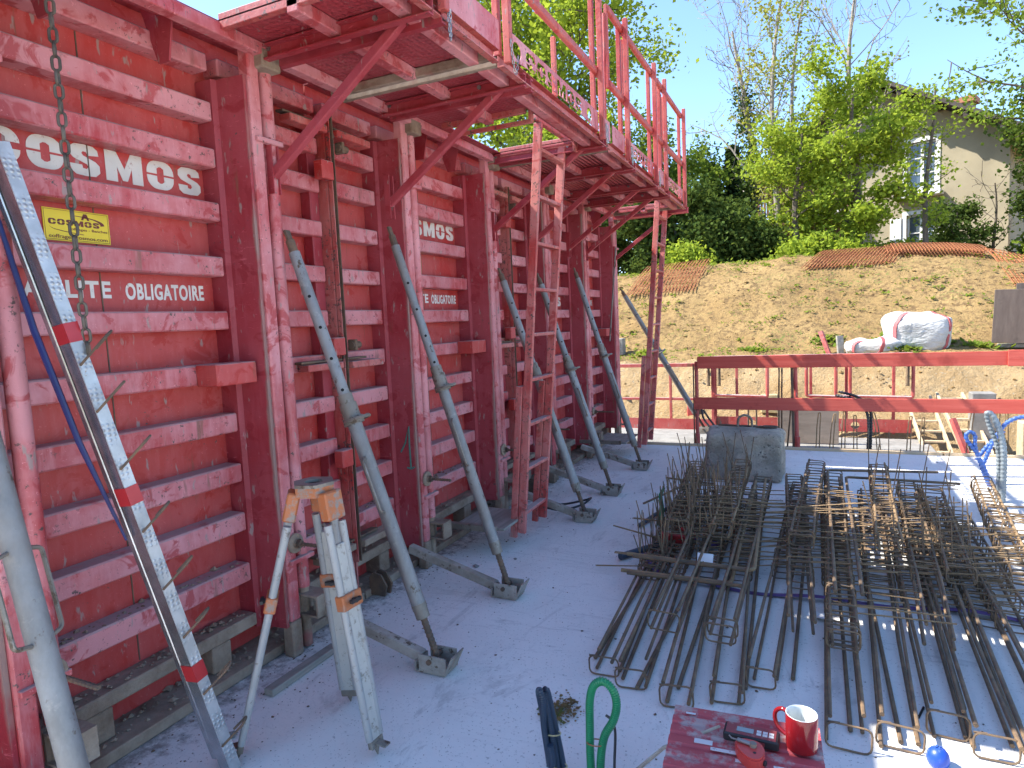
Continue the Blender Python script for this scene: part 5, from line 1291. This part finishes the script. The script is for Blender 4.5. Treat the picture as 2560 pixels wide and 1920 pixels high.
# ------------------------------------------------------------------ trees
def leaf_quads(P, per, spread, size, rg, droop=.0, vert=.8):
    P = np.asarray(P, np.float32); N = len(P)*per
    c = np.repeat(P, per, 0) + rg.normal(0, 1, (N, 3))*np.array([spread, spread, spread*vert])
    d = rg.normal(0, 1, (N, 3)); d[:, 2] = d[:, 2]*.5 - droop; d /= np.linalg.norm(d, axis=1, keepdims=True)
    e = rg.normal(0, 1, (N, 3)); e[:, 2] *= .7; s = np.cross(d, e); s /= np.linalg.norm(s, axis=1, keepdims=True) + 1e-9
    sz = size * rg.uniform(.6, 1.25, (N, 1))
    V = np.stack([c - d*sz*.5, c + s*sz*.38 - d*sz*.02, c + d*sz*.5, c - s*sz*.38 + d*sz*.02], 1).reshape(-1, 3)
    return V, np.arange(len(V)).reshape(-1, 4)
def tree(name, base, height, label, leaf, bark='bark', seed=1, trunk_r=.16, h0=.25, limbs=11, spread=.42, per=26, lsize=.15, lspread=.28, bare=0.0, up=.55, lean=(0, 0), sub=6, depth=2, group='trees behind the bank', crown_name='crown', lit=None, twig=.012, vert=.8):
    r = random.Random(seed); rg = np.random.default_rng(seed)
    t = thing(name, base, label, 'tree', group); B = Vector((0, 0, -.4)); wood = MB(); tips = []
    def rv(): return Vector((r.gauss(0, 1), r.gauss(0, 1), r.gauss(0, 1)))
    # trunk
    N = 9; tp = []; 
    for i in range(N+1):
        f = i/N; tp.append(B + Vector((lean[0]*f*height + .03*height*math.sin(f*5+seed)*f, lean[1]*f*height + .03*height*math.cos(f*4+seed)*f, f*height*.93)))
    wood.path(tp, [trunk_r*(1 - .88*i/N) + .012 for i in range(N+1)], 8)
    def branch(p, d, L, rad, dep):
        n = 5; pts = [p]; q = p
        for i in range(n):
            d = (d + rv()*.16 + Vector((0, 0, .10*up))).normalized(); q = q + d*(L/n); pts.append(q)
        wood.path(pts, [max(.006, rad*(1 - .8*i/n)) for i in range(n+1)], 5 if rad > .03 else 4, cap=False)
        if dep == depth - 1 and per: tips.extend(pts[2:])
        if dep >= depth:
            for i in range(1, n+1): tips.append(pts[i])
            return
        for k in range(sub):
            f = .25 + .75*(k + r.random())/sub; j = min(n-1, int(f*n)); pp = pts[j].lerp(pts[j+1], f*n-j)
            dd = (d*.55 + rv()*.75 + Vector((0, 0, .25*up))).normalized(); branch(pp, dd, L*r.uniform(.35, .6)*(1.1-f*.35), rad*.45, dep+1)
    for k in range(limbs):
        f = h0 + (1-h0)*(k + .5*r.random())/limbs; j = min(N-1, int(f*N)); p = tp[j].lerp(tp[j+1], f*N-j); a = k*2.4 + r.uniform(-.4, .4)
        prof = math.sin(math.pi*min(1, .18 + .82*(1-f)/(1-h0)*.95))**.6
        d = Vector((math.cos(a), math.sin(a), up*(.45 + .9*f))).normalized(); branch(p, d, height*spread*(.35 + .65*prof)*r.uniform(.8, 1.1), trunk_r*.42*(1.15-f), 1)
    wood_me = wood.mesh('trunk', smooth=True); wood_me.materials.append(M[bark]); inst('trunk', wood_me, t)
    keep = [p for p in tips if r.random() >= bare]
    if keep and per:
        V, F = leaf_quads([tuple(p) for p in keep], per, lspread, lsize, rg, .25, vert); me = raw_mesh('crown', V, F, M[leaf]); inst('crown', me, t)
    return t, tips
tree('maple_tree', (-9.0, 22.5, 2.4), 11.2, 'big bright green maple rising behind the walkway platforms', 'leaf_lime', seed=3, trunk_r=.28, h0=.16, limbs=20, spread=.44, per=32, lsize=.17, lspread=.36, sub=10, vert=.55)
tree('maple_tree', (-12.8, 24.5, 2.4), 11.0, 'bright green maple filling the gap behind the second platform', 'leaf_lime', seed=31, trunk_r=.28, h0=.16, limbs=16, spread=.42, per=28, lsize=.18, lspread=.36, sub=8, vert=.55)
tree('bare_tree', (-1.45, 19.5, 2.4), 7.6, 'nearly bare tree with twiggy crown left of the house', 'leaf_yellow', 'bark_pale', 12, .13, .22, 15, .36, per=1, lsize=.06, lspread=.08, bare=.80, up=1.15, sub=5, lean=(-.04, 0), depth=3)
tree('slim_tree', (-.80, 18.2, 2.45), 8.6, 'tall slim tree with sparse yellow green leaves', 'leaf_yellow', 'bark_pale', 21, .085, .2, 16, .15, per=6, lsize=.09, lspread=.15, bare=.3, up=.9, sub=6)
tree('slim_tree', (-.35, 18.8, 2.45), 7.9, 'second slim pale stemmed tree beside the maple', 'leaf_lime', 'bark_pale', 27, .07, .2, 12, .15, per=5, lsize=.09, lspread=.15, bare=.35, up=.9, sub=6)
tree('maple_tree', (.95, 18.0, 2.45), 4.9, 'lush lime green maple in front of the house', 'leaf_lime', 'bark', 7, .13, .10, 17, .34, per=22, lsize=.105, lspread=.16, sub=7, up=.30, vert=.5)
tree('maple_tree', (-.35, 17.6, 2.45), 4.0, 'smaller lime green maple covering the left of the house', 'leaf_lime', 'bark', 9, .10, .10, 14, .34, per=18, lsize=.10, lspread=.16, sub=6, up=.35, vert=.5)
tree('bare_tree', (1.1, 21.5, 2.4), 9.6, 'tall leafless twiggy tree above the maple', 'leaf_yellow', 'bark_pale', 33, .12, .35, 15, .32, per=1, lsize=.07, lspread=.1, bare=.82, up=1.2, sub=5, depth=3)
tree('young_tree', (2.35, 17.6, 2.4), 4.6, 'young dark stemmed tree before the house window', 'leaf_lime', 'bark', 41, .06, .3, 9, .2, per=7, lsize=.085, lspread=.13, bare=.3, up=.4, sub=4)
tree('broad_tree', (5.3, 19.2, 2.2), 7.6, 'broad tree reaching in from the right edge', 'leaf_mid', 'bark', 52, .16, .45, 14, .44, per=16, lsize=.11, lspread=.20, sub=6, up=.34, bare=.25, vert=.5)
tree('bare_shrub', (4.75, 23.3, 2.3), 3.2, 'leafless shrub against the sunlit house wall', 'leaf_yellow', 'bark', 61, .05, .2, 11, .42, per=1, lsize=.05, bare=.9, up=.8, sub=5)
tree('bushy_tree', (3.75, 23.0, 2.3), 2.4, 'dark bush beneath the house window', 'leaf_dark', 'bark', 66, .06, .15, 10, .36, per=22, lsize=.10, lspread=.16, up=.4)
tree('bushy_tree', (5.95, 22.8, 2.2), 5.2, 'dark green tree beside the right house corner', 'leaf_dark', 'bark', 68, .1, .1, 13, .20, per=24, lsize=.13, lspread=.2, up=.5)
tree('bushy_tree', (4.9, 17.0, 2.0), 1.5, 'bright green bush at the right end of the crest', 'leaf_lime', 'bark', 69, .04, .1, 10, .5, per=22, lsize=.09, lspread=.13, up=.4)
for i, (x, y, h, s, lf, lab) in enumerate(((-5.6, 18.0, 3.6, .42, 'leaf_dark', 'dark evergreen bush just right of the wall end'), (-4.3, 17.6, 3.0, .45, 'leaf_dark', 'dark bush behind the far ladder'), (-3.2, 17.4, 2.6, .45, 'leaf_dark', 'low dark bush left of the conifers'),
        (-2.2, 17.3, 2.0, .48, 'leaf_dark', 'dark bush at the foot of the bare tree'), (-1.3, 17.4, 1.5, .45, 'leaf_dark', 'dark bush on the crest below the slim trees'), (-4.8, 20.0, 5.2, .34, 'leaf_mid', 'taller green tree behind the dark bushes'),
        (-3.6, 20.5, 4.4, .36, 'leaf_mid', 'mid green tree standing between the big maple and the conifers'), (-7.2, 18.6, 4.2, .40, 'leaf_dark', 'dark bush mostly hidden behind the wall end'), (-.3, 16.7, .8, .5, 'leaf_lime', 'small bright bush on the crest left of the maple'), (.75, 16.9, .8, .5, 'leaf_lime', 'lowest bright bush on the crest under the maple'), (-2.7, 16.4, .9, .55, 'leaf_lime', 'small light shrub at the crest edge'))):
    tree('bushy_tree', (x, y, 2.3), h, lab, lf, 'bark', 80+i, .07 if h < 3.5 else .11, .06, 13, s, per=22, lsize=.11, lspread=.2, up=.45, sub=6, group='bushes along the crest')
def conifer(x, y, h, r0, lab, seed):
    rg = np.random.default_rng(seed); t = thing('conifer', (x, y, 2.3), lab, 'tree', 'slim conifers behind the bank'); n = 1500
    f = rg.random(n)**.8; a = rg.uniform(0, 6.28, n); rad = r0*(1-f)**.7*np.sqrt(rg.random(n))*1.05; P = np.stack([np.cos(a)*rad, np.sin(a)*rad, .2 + f*(h-.2)], 1)
    V, F = leaf_quads(P, 9, .10, .12, rg, .3); me = raw_mesh('crown', V, F, M['leaf_conifer']); inst('crown', me, t)
    m = MB().path([(0,0,-.3), (0,0,h*.5), (0,0,h*.95)], [.1, .06, .02], 7).mesh('trunk', smooth=True); m.materials.append(M['bark']); inst('trunk', m, t)
conifer(-3.2, 24.0, 4.3, .62, 'left slim dark conifer in the gap before the bare tree', 1); conifer(-2.55, 24.5, 4.9, .60, 'right slim dark conifer behind the bare tree', 2)
def ivy():
    rg = np.random.default_rng(5); P = []
    for k in range(260):
        f = rg.random(); P.append((-1.45 - .04*7.6*f*.93 + rg.normal(0, .10), 19.5 + rg.normal(0, .10), 2.4 + 5.2*f))
    V, F = leaf_quads(P, 14, .11, .09, rg, .5); me = raw_mesh('ivy', V - np.array([-1.45, 19.5, 2.4]), F, M['leaf_dark']); o = bpy.data.objects.new('ivy', me); C.objects.link(o); o.location = (-1.45, 19.5, 2.4)
    tag(o, 'dark ivy climbing the trunk of the bare tree', 'ivy', kind='stuff')
ivy()
